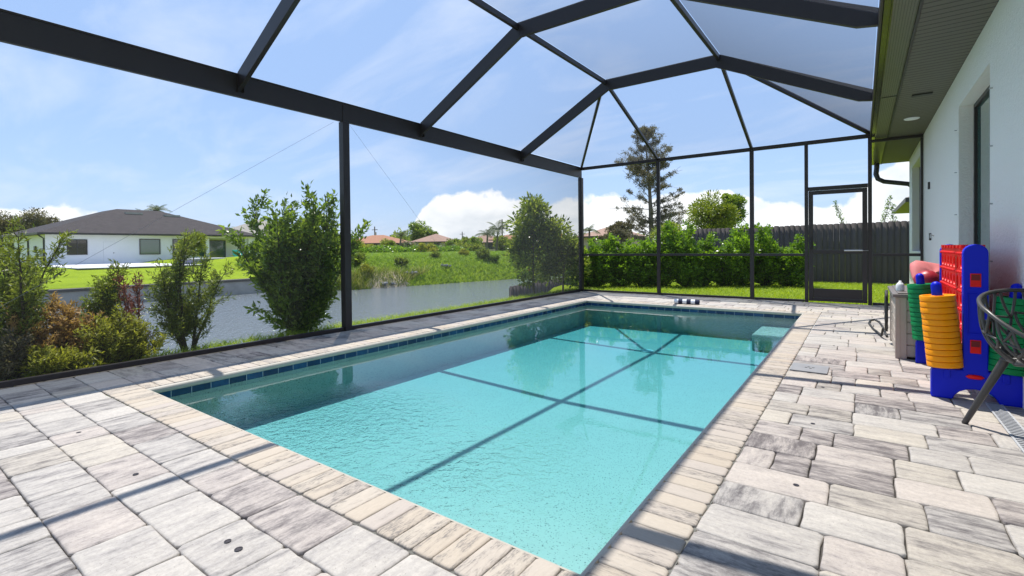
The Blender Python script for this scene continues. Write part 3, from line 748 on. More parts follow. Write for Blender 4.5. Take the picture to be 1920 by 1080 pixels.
# ---- pool water
DEPTH = (0.52, 0.52); SEATZ = -0.26
STEPS = []
def water_mats():
    m = newmat('coping_nose_stone'); b = NB(m); P = b.pos(); s = b.noise(P, 30, 5, 0.7)
    b.out(b.pbr(b.mix(s, (0.33, 0.305, 0.255, 1), (0.42, 0.39, 0.335, 1)), 0.6)); M['nose'] = m
    m = newmat('pool_water'); b = NB(m); P = b.pos()
    # ripples die away from the two returns near the camera end
    def spot(cx, cy, r):
        v = b.n('ShaderNodeVectorMath', operation='DISTANCE'); b.set(v.inputs[0], P); v.inputs[1].default_value = (cx, cy, WATER)
        return b.math('SUBTRACT', 1.0, b.math('DIVIDE', v.outputs['Value'], r), clamp=True)
    amp = b.math('MAXIMUM', b.math('MAXIMUM', spot(-2.9, 1.9, 1.25), b.math('MULTIPLY', spot(-1.75, 1.95, 0.85), 0.8)), b.math('MULTIPLY', spot(-1.3, 8.0, 1.3), 0.5))
    fine = b.math('ADD', b.noise(P, 17, 3, 0.55, 0.8), b.math('MULTIPLY', b.noise(P, 42, 2, 0.5), 0.3))
    wide = b.noise(P, 2.2, 3, 0.5)
    h = b.math('ADD', b.math('MULTIPLY', fine, b.math('MULTIPLY_ADD', amp, 2.6, 0.010)), b.math('MULTIPLY', wide, 0.12))
    nr = b.bump(h, 1.0, 0.012)
    fr = b.n('ShaderNodeFresnel'); fr.inputs[0].default_value = 1.42; b.set(fr.inputs['Normal'], nr)
    tr = b.n('ShaderNodeBsdfTransparent'); tr.inputs[0].default_value = (0.87, 0.98, 0.985, 1)
    gl = b.n('ShaderNodeBsdfGlossy'); gl.inputs['Roughness'].default_value = 0.0; b.set(gl.inputs['Normal'], nr)
    mx = b.n('ShaderNodeMixShader'); b.set(mx.inputs[0], fr.outputs[0]); b.set(mx.inputs[1], tr.outputs[0]); b.set(mx.inputs[2], gl.outputs[0])
    va = b.n('ShaderNodeVolumeAbsorption'); va.inputs['Color'].default_value = (0.22, 0.81, 0.885, 1); va.inputs['Density'].default_value = 0.95
    b.out(mx.outputs[0], va.outputs[0]); M['water'] = m
    m = newmat('pool_water_side'); b = NB(m); tr = b.n('ShaderNodeBsdfTransparent')
    b.out(tr.outputs[0], None); M['waterwall'] = m
water_mats(); build_pool()

# ================================================================== SCREEN ENCLOSURE
H = 3.07; KLX, KRX, KH = -3.79, -1.847, 4.054; RXE, RZE = 0.155, 3.13
Y0 = -3.3; RAFT = [2.686-2*2.79, 2.686-2.79, 2.686, 5.471, 8.275]
def build_cage():
    root = empty('screen_enclosure', (XL, CF, 0)); tag(root, 'dark bronze aluminium pool cage with mansard roof and insect screens', 'screen enclosure')
    off = (-XL, -CF, 0)
    def P(o): o.location = off; return o
    br = M['bronze']
    def one(name, fn, mat=br, bevel=0.004):
        b = MB(); fn(b); return P(b.build(name, mat, root, bevel=bevel))
    # left wall
    one('eave_beam', lambda b: b.box(XL-0.025, XL+0.025, Y0, CF+0.02, H-0.24, H))
    one('eave_flange', lambda b: b.box(XL-0.045, XL+0.028, Y0, CF, H+0.001, H+0.022))
    for y in (4.06, 4.06-6.85):
        one('post', lambda b: b.box(XL-0.05, XL+0.05, y-0.05, y+0.05, 0, H-0.241))
        one('bracket', lambda b: b.box(XL+0.0265, XL+0.032, y-0.035, y+0.055, H-0.235, H-0.02), M['bronze'], 0)
    one('corner_post', lambda b: b.box(XL-0.05, XL+0.05, CF-0.05, CF+0.05, 0, H-0.241))
    one('bottom_plate', lambda b: b.box(XL-0.025, XL+0.025, Y0, 4.0, 0.0, 0.05)); one('bottom_plate', lambda b: b.box(XL-0.025, XL+0.025, 4.12, CF-0.06, 0.0, 0.05))
    # far wall
    XE = [-3.74, -1.813, -0.86, 0.125]
    for x, w_ in zip(XE, (0.075, 0.075, 0.06, 0.06)):
        one('post', lambda b: b.box(x-w_/2, x+w_/2, CF-0.03, CF+0.03, 0, H-0.055))
    one('post', lambda b: b.box(0.825, 0.86, CF-0.03, CF+0.03, 0, 2.92))
    one('top_beam', lambda b: b.box(XL+0.03, 0.15, CF-0.028, CF+0.028, H-0.054, H+0.02))
    one('top_beam', lambda b: b.box(0.155, 0.862, CF-0.028, CF+0.028, 2.925, 2.975))
    zr = 0.908
    for xa, xb in ((XL+0.06, -3.78), (-3.70, -1.855), (-1.77, -0.895), (0.16, 0.824)):
        one('bottom_plate', lambda b: b.box(xa, xb, CF-0.025, CF+0.025, 0, 0.045)); one('mid_rail', lambda b: b.box(xa, xb, CF-0.025, CF+0.025, zr-0.025, zr+0.025))
    # door header
    one('door_header', lambda b: b.box(-0.829, 0.094, CF-0.028, CF+0.028, 2.13, 2.20))
    # screen door
    def door(b):
        x0, x1, y0, y1, z0, z1 = -0.822, 0.087, CF-0.05, CF-0.015, 0.03, 2.122; s = 0.075
        b.box(x0, x0+s, y0, y1, z0, z1); b.box(x1-s, x1, y0, y1, z0, z1); b.box(x0+s, x1-s, y0, y1, z1-s, z1); b.box(x0+s, x1-s, y0, y1, z0, z0+0.06); b.box(x0+s, x1-s, y0, y1, 0.93, 1.0)
    d = one('screen_door', door); d['label'] = 'dark bronze screen door with kick plate in the far wall'
    def sub(name, fn, mat, bevel=0.002):
        b = MB(); fn(b); o = b.build(name, mat, d, bevel=bevel); return o
    sub('kick_plate', lambda b: b.box(-0.746, 0.011, CF-0.042, CF-0.024, 0.092, 0.27), M['bronze'])
    sub('door_screen', lambda b: b.add([(-0.746, CF-0.03, 0.272), (0.011, CF-0.03, 0.272), (0.011, CF-0.03, 2.045), (-0.746, CF-0.03, 2.045)], [(0, 1, 2, 3)]), M['screen'], 0)
    sub('door_closer', lambda b: (b.tube([(-0.26, CF-0.075, 0.985), (0.02, CF-0.075, 0.985)], 0.014, 10), b.tube([(0.02, CF-0.075, 0.985), (0.10, CF-0.06, 0.985)], 0.005, 6)), M['steel'], 0)
    sub('handle', lambda b: (b.box(-0.80, -0.765, CF-0.085, CF-0.052, 1.02, 1.22), b.box(-0.795, -0.77, CF-0.11, CF-0.086, 1.05, 1.19)), M['rubber'])
    # rafters
    for y in RAFT:
        def raf(b):
            t = 0.05; hh = 0.20
            def pl(pts):        # outline in xz, extruded in y
                n = len(pts); vs = [(px, y-t/2, pz) for px, pz in pts]+[(px, y+t/2, pz) for px, pz in pts]
                b.add(vs, [tuple(range(n))[::-1], tuple(range(n, 2*n))]+[(i, (i+1) % n, n+(i+1) % n, n+i) for i in range(n)][::1])
            top = [(XL+0.027, H+0.03), (KLX, KH+0.1), (KRX, KH+0.1), (RXE, RZE+0.06)]
            bot = [(XL+0.027, H-0.17), (KLX+0.045, KH-0.1), (KRX-0.045, KH-0.1), (RXE-0.19, RZE-0.055), (RXE, RZE-0.085)]
            # three convex pieces butted at the knees
            pl([top[0], top[1], bot[1], bot[0]]); pl([top[1], top[2], bot[2], bot[1]]); pl([top[2], top[3], bot[4], bot[3], bot[2]])
        one('rafter', raf)
        def clip(b):
            b.box(XL+0.0265, XL+0.07, y-0.032, y-0.0265, H-0.19, H-0.02); b.box(XL+0.0265, XL+0.07, y+0.0265, y+0.032, H-0.19, H-0.02)
        one('clip', clip, M['bronze'], 0)
    # purlins: between rafters, at both knees
    for x, s in ((KLX, 1), (KRX, -1)):
        for a, c in zip(RAFT[:-1], RAFT[1:]):
            one('purlin', lambda b: b.bar((x, a+0.027, KH+0.045), (x, c-0.027, KH+0.045), 0.05, 0.075))
    # hips and end rafters
    yk = RAFT[-1]
    one('hip_bar', lambda b: b.bar((KLX-0.12, yk+0.05, KH-0.07), (XL+0.03, CF-0.01, H+0.02), 0.05, 0.05))
    one('hip_bar', lambda b: b.bar((KRX+0.02, yk+0.03, KH+0.02), (0.13, CF-0.02, H+0.02), 0.05, 0.06))
    one('end_bar', lambda b: b.bar((KLX+0.02, yk+0.03, KH+0.0), (-3.74, CF-0.01, H+0.0), 0.05, 0.06))
    one('end_bar', lambda b: b.bar((KRX+0.02, yk+0.03, KH+0.0), (-1.813, CF-0.01, H+0.0), 0.05, 0.06))
    # receiving channel on the gutter
    one('wall_channel', lambda b: b.box(0.125, 0.148, Y0, CF-0.03, 3.02, 3.15))
    # screens
    ye = CF-0.002
    def quad(b, *p): b.add(p, [tuple(range(len(p)))])
    def s(name, *p): 
        b = MB(); quad(b, *p); return P(b.build(name, M['screen'], root))
    def s_(name, *p):
        b = MB(); quad(b, *p); return P(b.build(name, M['screen_fine'], root))
    s_('wall_screen', (XL, 4.11, 0.05), (XL, CF-0.05, 0.05), (XL, CF-0.05, H-0.24), (XL, 4.11, H-0.24))
    s_('wall_screen', (XL, Y0, 0.05), (XL, 4.01, 0.05), (XL, 4.01, H-0.24), (XL, Y0, H-0.24))
    for xa, xb in ((XL+0.05, -3.78), (-3.70, -1.852), (-1.775, -0.89), (0.155, 0.825)):
        zt = H-0.055 if xb < 0.5 else 2.925
        s('wall_screen', (xa, CF, 0.045), (xb, CF, 0.045), (xb, CF, zr-0.025), (xa, CF, zr-0.025))
        s('wall_screen', (xa, CF, zr+0.025), (xb, CF, zr+0.025), (xb, CF, zt), (xa, CF, zt))
    s('wall_screen', (-0.83, CF, 2.2), (0.095, CF, 2.2), (0.095, CF, H-0.055), (-0.83, CF, H-0.055))
    zt = 0.085
    ys = [Y0]+RAFT
    for a, c in zip(RAFT[:-1], RAFT[1:]):
        a_, c_ = a+0.027, c-0.027
        s('roof_screen', (XL+0.03, a_, H+0.024), (KLX-0.03, a_, KH+zt), (KLX-0.03, c_, KH+zt), (XL+0.03, c_, H+0.024))
        s('roof_screen', (KLX+0.03, a_, KH+zt), (KRX-0.03, a_, KH+zt), (KRX-0.03, c_, KH+zt), (KLX+0.03, c_, KH+zt))
        s('roof_screen', (KRX+0.03, a_, KH+zt), (0.12, a_, RZE+0.02), (0.12, c_, RZE+0.02), (KRX+0.03, c_, KH+zt))
    s('roof_screen', (XL+0.03, yk+0.03, H+0.03), (KLX, yk+0.03, KH+0.03), (XL+0.03, CF, H+0.04))
    s('roof_screen', (KLX, yk+0.03, KH+0.03), (-3.74, CF, H+0.03), (XL+0.05, CF, H+0.03))
    s('roof_screen', (KLX, yk+0.03, KH+0.04), (KRX, yk+0.03, KH+0.04), (-1.813, CF, H+0.03), (-3.74, CF, H+0.03))
    s('roof_screen', (KRX, yk+0.03, KH+0.04), (0.13, CF, H+0.03), (-1.813, CF, H+0.03))
    s('roof_screen', (KRX, yk+0.03, KH+0.05), (0.12, yk+0.03, RZE+0.02), (0.13, CF, H+0.04))
    # bracing cables in the left wall
    for a, c in (((XL, 3.9, 2.80), (XL, -0.1, -0.0+0.06)), ((XL, 4.14, 2.82), (XL, 6.95, 0.06))):
        b = MB(); b.tube([a, c], 0.0014, 5); P(b.build('brace_cable', M['cable'], root))
build_cage()

# ================================================================== HOUSE ALONG THE DECK
WX = 0.868
def build_house():
    HX, HY = 4.0, 9.0
    root = empty('house', (HX, HY, 0)); tag(root, 'white stucco house wall with dark bronze soffit and gutter along the deck', 'house')
    def P(o): o.location = (-HX, -HY, 0); return o
    b = MB(); zt = 2.975
    def seg(y0, y1, z0, z1): b.box(WX, WX+0.22, y0, y1, z0, z1)
    W1 = (5.62, 7.22, 0.12, 2.60); W2 = (11.25, 13.28, 0.95, 2.70)
    seg(4.42, W1[0], -0.1, zt)
    seg(W1[0], W1[1], -0.1, W1[2]); seg(W1[0], W1[1], W1[3], zt)
    seg(W1[1], W2[0], -0.1, zt)
    seg(W2[0], W2[1], -0.1, W2[2]); seg(W2[0], W2[1], W2[3], zt); seg(W2[1], 14.0, -0.1, zt)
    b.box(WX+0.22, 8.0, 4.42, 4.64, -0.1, zt); b.box(WX+0.22, 8, 13.78, 14.0, -0.1, zt)
    P(b.build('wall', M['stucco'], root))
    # dark rooms behind the openings
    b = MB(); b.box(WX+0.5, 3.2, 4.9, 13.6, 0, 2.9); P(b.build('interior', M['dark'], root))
    for (a, c, z0, z1), gm in ((W1, 'glass'), (W2, 'glassdark')):
        f = MB(); X = WX+0.15; t = 0.045
        f.box(X-0.03, X+0.03, a, a+t, z0, z1); f.box(X-0.03, X+0.03, c-t, c, z0, z1); f.box(X-0.03, X+0.03, a+t, c-t, z0, z0+t); f.box(X-0.03, X+0.03, a+t, c-t, z1-t, z1)
        f.box(X-0.025, X+0.03, (a+c)/2-0.03, (a+c)/2+0.03, z0+t, z1-t)
        wd = P(f.build('window', M['bronze'], root, bevel=0.003))
        g = MB(); g.box(X-0.004, X+0.004, a+t, (a+c)/2-0.03, z0+t, z1-t); g.box(X-0.004, X+0.004, (a+c)/2+0.03, c-t, z0+t, z1-t)
        g.build('pane', M[gm], wd)
        if gm == 'glass':
            for side in (a-0.11, c+0.11):
                for k in range(4):
                    q = MB(); z = 0.95+0.47*k; q.tube([(WX-0.022, side, z), (WX+0.002, side, z)], 0.006, 8); q.build('shutter_stud', M['steel'], wd)
    # soffit, gutter, fascia
    b = MB(); b.box(0.395, 8.2, -4, 14.35, 2.978, 2.995); P(b.build('soffit', M['soffit'], root))
    b = MB(); b.box(0.372, 0.392, -4, 14.35, 2.968, 3.12); P(b.build('fascia', M['darkmetal'], root))
    b = MB(); b.box(0.205, 0.37, -4, 14.5, 2.985, 3.0); P(b.build('gutter_pan', M['gutterpan'], root))
    b = MB(); b.box(0.196, 0.204, -4, 14.5, 2.975, 3.14); b.box(0.15, 0.195, -4, 14.5, 3.0, 3.012); b.box(0.15, 0.158, -4, 14.5, 3.0125, 3.15); P(b.build('gutter', M['bronzegloss'], root))
    for y in (4.75, 7.9): 
        b = MB(); b.box(0.21, 0.368, y, y+0.012, 2.979, 2.9845); P(b.build('gutter_seam', M['darkmetal'], root))
    # roof, hipped, rising away from the deck
    b = MB(); e = (0.15, 9.4, -4.2, 14.6); zr = 3.16; rx = (e[0]+e[1])/2; rz = zr+(rx-e[0])*0.42
    b.add([(e[0], e[2], zr), (e[1], e[2], zr), (e[1], e[3], zr), (e[0], e[3], zr), (rx, e[2]+4.6, rz), (rx, e[3]-4.6, rz)], [(0, 1, 4), (1, 2, 5, 4), (2, 3, 5), (3, 0, 4, 5), (3, 2, 1, 0)])
    P(b.build('roof', M['shingle'], root))
    # downspout with its swan neck
    b = MB(); pts = [(0.29, 14.1, 2.98), (0.29, 14.1, 2.87), (0.275, 14.08, 2.72), (0.31, 14.04, 2.60), (0.42, 14.04, 2.53), (0.86, 14.06, 2.44), (0.93, 14.06, 2.36), (0.93, 14.06, 0.1)]
    b.tube(pts, 0.052, 10); P(b.build('downspout', M['darkmetal'], root, smooth=True))
    # recessed soffit light and vent
    b = MB(); b.lathe([(0.085, -0.012), (0.085, 0.0)], (0.615, 9.45, 2.978), 28); b.lathe([(0.095, -0.006), (0.095, 0.0)], (0.615, 9.45, 2.978), 28); P(b.build('soffit_light', M['lens'], root))
    b = MB(); b.box(0.52, 0.72, 7.95, 8.05, 2.962, 2.977); P(b.build('soffit_vent', M['darkmetal'], root))
    # outlets on the wall
    for y, z, s_ in ((9.95, 1.95, 0.11), (9.78, 1.15, 0.11)):
        b = MB(); b.box(WX-0.025, WX-0.001, y, y+0.07, z, z+s_); P(b.build('outlet', M['darkmetal'], root, bevel=0.004))
    b = MB(); b.tube([(WX-0.01, 9.35, 1.21), (WX-0.05, 9.35, 1.23), (WX-0.05, 9.35, 1.18)], 0.01, 8); P(b.build('hose_bib', M['steel'], root))
build_house()

# ================================================================== THINGS ON THE DECK
ORD = ['topmost', 'second', 'third', 'fourth', 'fifth', 'sixth', 'seventh', 'eighth', 'ninth', 'tenth', 'eleventh', 'bottom']
def build_game():
    X0, XA, XB = 0.64, 0.575, 0.705
    root = empty('giant_connect_game', (X0, 5.22, 0)); tag(root, 'giant plastic four in a row game with red board and blue end stands', 'garden game')
    def P(o): o.location = (-X0, -5.22, 0); return o
    def stand(yc, t=0.035):
        b = MB(); y0, y1 = yc-t, yc+t
        def pl(pts): 
            n = len(pts); vs = [(px, y0, pz) for px, pz in pts]+[(px, y1, pz) for px, pz in pts]
            b.add(vs, [tuple(range(n)), tuple(range(2*n-1, n-1, -1))]+[((i+1) % n, i, n+i, n+(i+1) % n) for i in range(n)])
        # outline of the whole stand: foot with arch, upright with a rounded top
        out = []
        L, R_, zf = 0.405, 0.875, 0.215
        out += [(L, 0.0), (L+0.115, 0.0)]
        for k in range(9): a = math.pi-math.pi*k/8*1.0; out.append((X0+math.cos(a)*0.115*1.0, 0.0+max(0.0, math.sin(a))*0.085+0.0)) if 0 < k < 8 else None
        out += [(R_-0.115, 0.0), (R_, 0.0), (R_, zf-0.03), (R_-0.008, zf-0.008), (R_-0.03, zf), (XB, zf)]
        for k in range(13): a = math.pi*k/12; out.append((X0+math.cos(a)*0.065, 1.03+math.sin(a)*0.062))
        out += [(XA, zf), (L+0.03, zf), (L+0.008, zf-0.008), (L, zf-0.03)]
        pl(out)
        o = P(b.build('stand', M['blue'], root, bevel=0.008)); bm_tri(o)
        # raised frame on the upright and windows with the red board ends showing
        s = -1 if yc < 5.2 else 1; yf = yc+s*(t+0.0015)
        for zc in (0.845, 0.385):
            q = MB(); q.box(X0-0.030, X0+0.026, min(yf, yf+s*0.004), max(yf, yf+s*0.004), zc-0.048, zc+0.045); a = q.build('slot', M['red'], o, bevel=0.012)
            q = MB(); q.box(X0-0.024, X0+0.020, min(yf+s*.0045, yf+s*0.006), max(yf+s*.0045, yf+s*0.006), zc-0.002, zc+0.038); q.build('slot_painted_shade', M['slotshade'], o, bevel=0.0)  # darker plate paints the shade in the upper part of the slot
        q = MB(); 
        for xa, xb, za, zb in ((X0-0.045, X0+0.04, 0.745, 0.752), (X0-0.045, X0+0.04, 0.47, 0.477), (X0-0.045, X0-0.038, 0.4775, 0.7445), (X0+0.033, X0+0.04, 0.4775, 0.7445)): q.box(xa, xb, min(yf, yf+s*0.006), max(yf, yf+s*0.006), za, zb)
        q.build('panel_rim', M['blue'], o, bevel=0.002)
        q = MB(); q.lathe([(0.001, 0), (0.03, 0.002), (0.045, 0.012), (0.03, 0.022), (0.001, 0.024)], (0, 0, 0), 16)
        lt = q.build('latch', M['red'], o, smooth=True); lt.location = (X0-0.005, yf+s*0.004, 0.158); lt.scale = (1.1, 0.35, 1.3)
        # pegs
        for sx in (-1, 1):
            a = Vector((X0+sx*0.155, yc-0.0, 0.215)); c = Vector((X0+sx*0.205, yc, 0.80))
            q = MB(); n = 10; pts = [a.lerp(c, k/n) for k in range(n+1)]; pts += [c+(c-a).normalized()*0.012, c+(c-a).normalized()*0.022, c+(c-a).normalized()*0.027]
            q.tube(pts, [0.031]*(n+1)+[0.027, 0.017, 0.005], 16); P(q.build('peg', M['blue'], root, smooth=True))
            q = MB(); q.box(X0+sx*0.15-0.018, X0+sx*0.15+0.018, min(yf, yf+s*0.008), max(yf, yf+s*0.008), 0.15, 0.212); P(q.build('peg_socket', M['blue'], root, bevel=0.006))
    def bm_tri(o):
        pass
    stand(4.62); stand(5.83)
    # red board: front and back panels with round holes, ribs between
    b = MB(); y0, y1, z0, z1 = 4.66, 5.79, 0.215, 1.075; nc, nr = 7, 6
    dy, dz = (y1-y0)/nc, (z1-z0-0.05)/nr
    for xs, flip in ((XA+0.008, False), (XB-0.008, True)):
        for i in range(nc):
            for j in range(nr):
                cy, cz = y0+dy*(i+.5), z0+dz*(j+.5); n = 20; r = min(dy, dz)*0.34
                sq = []; ci = []; ci2 = []
                for k in range(n):
                    a = 2*math.pi*(k+0.5)/n; c_, s_ = math.cos(a), math.sin(a); m_ = max(abs(c_), abs(s_))
                    sq.append((xs, cy+c_/m_*dy/2, cz+s_/m_*dz/2)); ci.append((xs, cy+c_*r, cz+s_*r)); ci2.append((xs+(0.02 if not flip else -0.02), cy+c_*r*0.93, cz+s_*r*0.93))
                v = sq+ci+ci2
                b.add(v, [(k, (k+1) % n, n+(k+1) % n, n+k) for k in range(n)]+[(n+k, n+(k+1) % n, 2*n+(k+1) % n, 2*n+k) for k in range(n)])
        b.box(xs-0.001 if not flip else xs-0.006, xs+0.006 if not flip else xs+0.001, y0, y1, z1-0.05, z1-0.012)
    for i in range(nc+1):
        yy = y0+dy*i; b.box(XA+0.03, XB-0.03, yy-0.004, yy+0.004, z0, z1)
    b.box(XA+0.012, XB-0.012, y0, y1, z0-0.002, z0+0.004)
    b.box(X0-0.006, X0+0.006, y0+0.002, y1-0.002, z0+0.006, z1-0.012)
    # small moulded bumps along the hole rows and notches at the top
    for j in range(nr+1):
        for i in range(nc*2+1):
            yy = y0+dy*i/2; zz = z0+dz*j
            b.lathe([(0.012, 0), (0.009, 0.006), (0.001, 0.008)], (0, 0, 0), 8)
            k = len(b.v)-24
            for q in range(k, len(b.v)):
                vx, vy, vz = b.v[q]; b.v[q] = (XA+0.0078-vz*1.6, yy+vx, zz+vy)
    for i in range(nc):
        yy = y0+dy*(i+.5)
        for xs in (XA+0.006, XB-0.012): b.box(xs-0.004, xs+0.01, yy-0.05, yy+0.05, z1-0.0115, z1+0.012)
    P(b.build('board', M['red'], root))
    # discs on the pegs: each one is a thing
    proto = {}
    def disc(mat, name):
        n = 30; prof = [(0.032, 0.0), (0.094, 0.0), (0.101, 0.003), (0.101, 0.036), (0.098, 0.0405), (0.085, 0.0405), (0.078, 0.030), (0.04, 0.030), (0.034, 0.040), (0.032, 0.040)]
        vs = []; fs = []
        for r, z in prof:
            for k in range(n): a = 2*math.pi*k/n; vs.append((r*math.cos(a), r*math.sin(a), z))
        m = len(prof)
        for i in range(m):
            for k in range(n): fs.append((i*n+k, i*n+(k+1) % n, ((i+1) % m)*n+(k+1) % n, ((i+1) % m)*n+k))
        me = bpy.data.meshes.new(name); me.from_pydata(vs, [], fs); me.materials.append(M[mat]); me.polygons.foreach_set('use_smooth', [True]*len(fs)); me.set_sharp_from_angle(angle=rad(40)); me.update(); return me
    mo, mg = disc('orange', 'orange_disc'), disc('green', 'green_disc')
    def stack(me, name, col, yc, sx, where, n=12):
        a = Vector((X0+sx*0.155, yc, 0.222)); c = Vector((X0+sx*0.205, yc, 0.80)); d = (c-a).normalized()
        g = random.Random(int(yc*10)+sx)
        for k in range(n):
            o = bpy.data.objects.new(name, me); COL.objects.link(o)
            p = a+d*(0.0425*k+0.001); o.location = (p.x+g.uniform(-.0015, .0015), p.y+g.uniform(-.0015, .0015), p.z)
            q = Vector((0, 0, 1)).rotation_difference(d); o.rotation_mode = 'QUATERNION'; o.rotation_quaternion = q @ Matrix.Rotation(g.random()*3, 3, 'Z').to_quaternion()
            i = n-1-k; word = ORD[i] if i < n-1 else 'bottom'
            tag(o, f'{word} {col} plastic ring disc {where}', 'game disc', f'{col} discs stacked {where}')
    stack(mo, 'game_disc', 'orange', 4.62, -1, 'on the near stand peg beside the red board')
    stack(mg, 'game_disc', 'green', 5.83, -1, 'on the far stand peg before the deck box')
    stack(mg, 'game_disc', 'green', 4.62, 1, 'on the peg behind the lattice chair')
M['slotshade'] = plain('red_plastic_painted_shade', (0.16, 0.0, 0.002), 0.5)  # darker copy of the red, for the shade painted on the slots
build_game()

def build_box():
    x0, x1, y0, y1, h = 0.262, 0.80, 5.93, 7.03, 0.585
    cx, cy = (x0+x1)/2, (y0+y1)/2
    root = empty('deck_box', (cx, cy, 0)); tag(root, 'taupe resin deck storage box with grey lid against the house wall', 'storage box')
    def P(o): o.location = (-cx, -cy, 0); return o
    b = MB()
    # plank panels set between corner posts
    b.box(x0+0.02, x1-0.02, y0+0.02, y1-0.02, 0.02, h)
    for k in range(5):
        za, zb = 0.03+k*0.11, 0.03+k*0.11+0.10
        b.box(x0+0.008, x0+0.019, y0+0.06, y1-0.06, za, zb); b.box(x0+0.06, x1-0.06, y0+0.008, y0+0.019, za, zb)
    P(b.build('body', M['resin'], root, bevel=0.004))
    for sx in (x0, x1-0.085):
        for sy in (y0, y1-0.055):
            b = MB(); b.box(sx, sx+0.085, sy, sy+0.055, 0, h+0.002); b.box(sx+0.03, sx+0.034, sy-0.004, sy-0.0005, 0.01, h-0.01); P(b.build('corner_post', M['resin'], root, bevel=0.006))
    b = MB(); b.box(x0-0.02, x1+0.01, y0-0.02, y1+0.02, h+0.004, h+0.035); b.box(x0+0.02, x1-0.03, y0+0.02, y1-0.02, h+0.0352, h+0.047); P(b.build('lid', M['resin_dark'], root, bevel=0.008))
    return h+0.047
BT = build_box()
def cushion():
    b = MB(); n, m = 20, 12; vs = []; fs = []
    for i in range(m+1):
        v = math.pi*i/m
        for k in range(n):
            a = 2*math.pi*k/n; r = math.sin(v)**0.6; c, s = math.cos(a), math.sin(a)
            e = (abs(c)**4+abs(s)**4)**-0.25
            vs.append((c*e*r*0.19, s*e*r*0.19, math.cos(v)*0.055*(1+0.2*math.sin(3*a))))
    for i in range(m):
        for k in range(n): fs.append((i*n+k, (i+1)*n+k, (i+1)*n+(k+1) % n, i*n+(k+1) % n))
    b.add(vs, fs); o = b.build('cushion', M['pink'], None, smooth=True); o.location = (0.60, 6.72, BT+0.125); o.rotation_euler = (rad(48), rad(12), rad(20))
    tag(o, 'soft pink cushion leaning on the lid of the deck box', 'cushion')
    b = MB(); n, m, R_ = 28, 16, 0.105; vs = []; fs = []
    for i in range(m+1):
        v = math.pi*i/m
        for k in range(n):
            a = 2*math.pi*k/n; r = R_*(1-0.05*(abs(math.sin(a*4))**6 if True else 0)); vs.append((math.sin(v)*math.cos(a)*r, math.sin(v)*math.sin(a)*r, math.cos(v)*R_))
    for i in range(m):
        for k in range(n): fs.append((i*n+k, (i+1)*n+k, (i+1)*n+(k+1) % n, i*n+(k+1) % n))
    b.add(vs, fs); o = b.build('ball', M['redball'], None, smooth=True); o.location = (0.52, 6.22, BT+R_); o.rotation_euler = (0.9, 0.4, 0); tag(o, 'dark red grooved rubber ball on top of the deck box', 'ball')
    b = MB(); b.lathe([(0.001, 0), (0.05, 0), (0.055, 0.02), (0.055, 0.10), (0.03, 0.135), (0.018, 0.14), (0.018, 0.165), (0.001, 0.168)], (0, 0, 0), 18)
    o = b.build('bottle', M['white'], None, smooth=True); o.location = (0.31, 6.15, BT); o.scale = (0.62, 0.62, 0.62); tag(o, 'small white plastic bottle standing on the deck box lid', 'bottle')
    # inflatable ring folded against the wall and a pale blue bag behind the game
    b = MB(); pts = []; rr = []
    for k in range(28): a = 2*math.pi*k/28; pts.append((math.cos(a)*0.19, 0, math.sin(a)*0.25)); 
    b.tube(pts, 0.055, 12, closed=True); o = b.build('pool_float', M['coral'], None, smooth=True); o.location = (0.775, 5.25, 0.31); o.rotation_euler = (0, rad(10), rad(84)); tag(o, 'coral inflatable ring leaning on the wall behind the game', 'pool float')
    b = MB(); b.box(-0.03, 0.03, -0.12, 0.12, 0, 0.42); o = b.build('swim_bag', M['lightblue'], None, bevel=0.03); o.location = (0.765, 4.88, 0.0); o.rotation_euler = (0, rad(-4), 0.05); tag(o, 'light blue vinyl bag standing behind the game by the wall', 'bag')
cushion()

def build_towel():
    a, c = Vector((-2.90, 9.33, 0)), Vector((-2.46, 9.40, 0)); L = (c-a).length
    root = empty('rolled_towel', ((a+c)/2)[:], math.atan2(c.y-a.y, c.x-a.x)); tag(root, 'rolled towel striped navy and white on the far pool edge', 'towel')
    n = 6
    for k in range(n):
        b = MB(); x0 = -L/2+L*k/n; x1 = x0+L/n; R_ = 0.047
        prof = []
        for t in range(25):
            an = 2*math.pi*t/24; r = R_*(1-0.06*(t/24)); prof.append((math.cos(an)*r*1.12, max(-0.045, math.sin(an)*r)))
        vs = [(x0+0.0005, py, pz+0.049) for py, pz in prof]+[(x1-0.0005, py*1.01, pz+0.049) for py, pz in prof]; m = len(prof)
        b.add(vs, [(i, i+1, m+i+1, m+i) for i in range(m-1)])
        b.add([vs[i] for i in range(m)], [tuple(range(m))[::-1]]); b.add([vs[m+i] for i in range(m)], [tuple(range(m))])
        b.build('navy_stripe' if k % 2 else 'white_stripe', M['navy' if k % 2 else 'cloth'], root)
    # spiral fold on the end
    b = MB(); pts = [(L/2+0.002, math.cos(t*0.5)*(0.042-0.0013*t), 0.047+math.sin(t*0.5)*(0.038-0.0012*t)) for t in range(30)]; b.tube(pts, 0.0025, 4); b.build('end_fold', M['navy'], root)
build_towel()

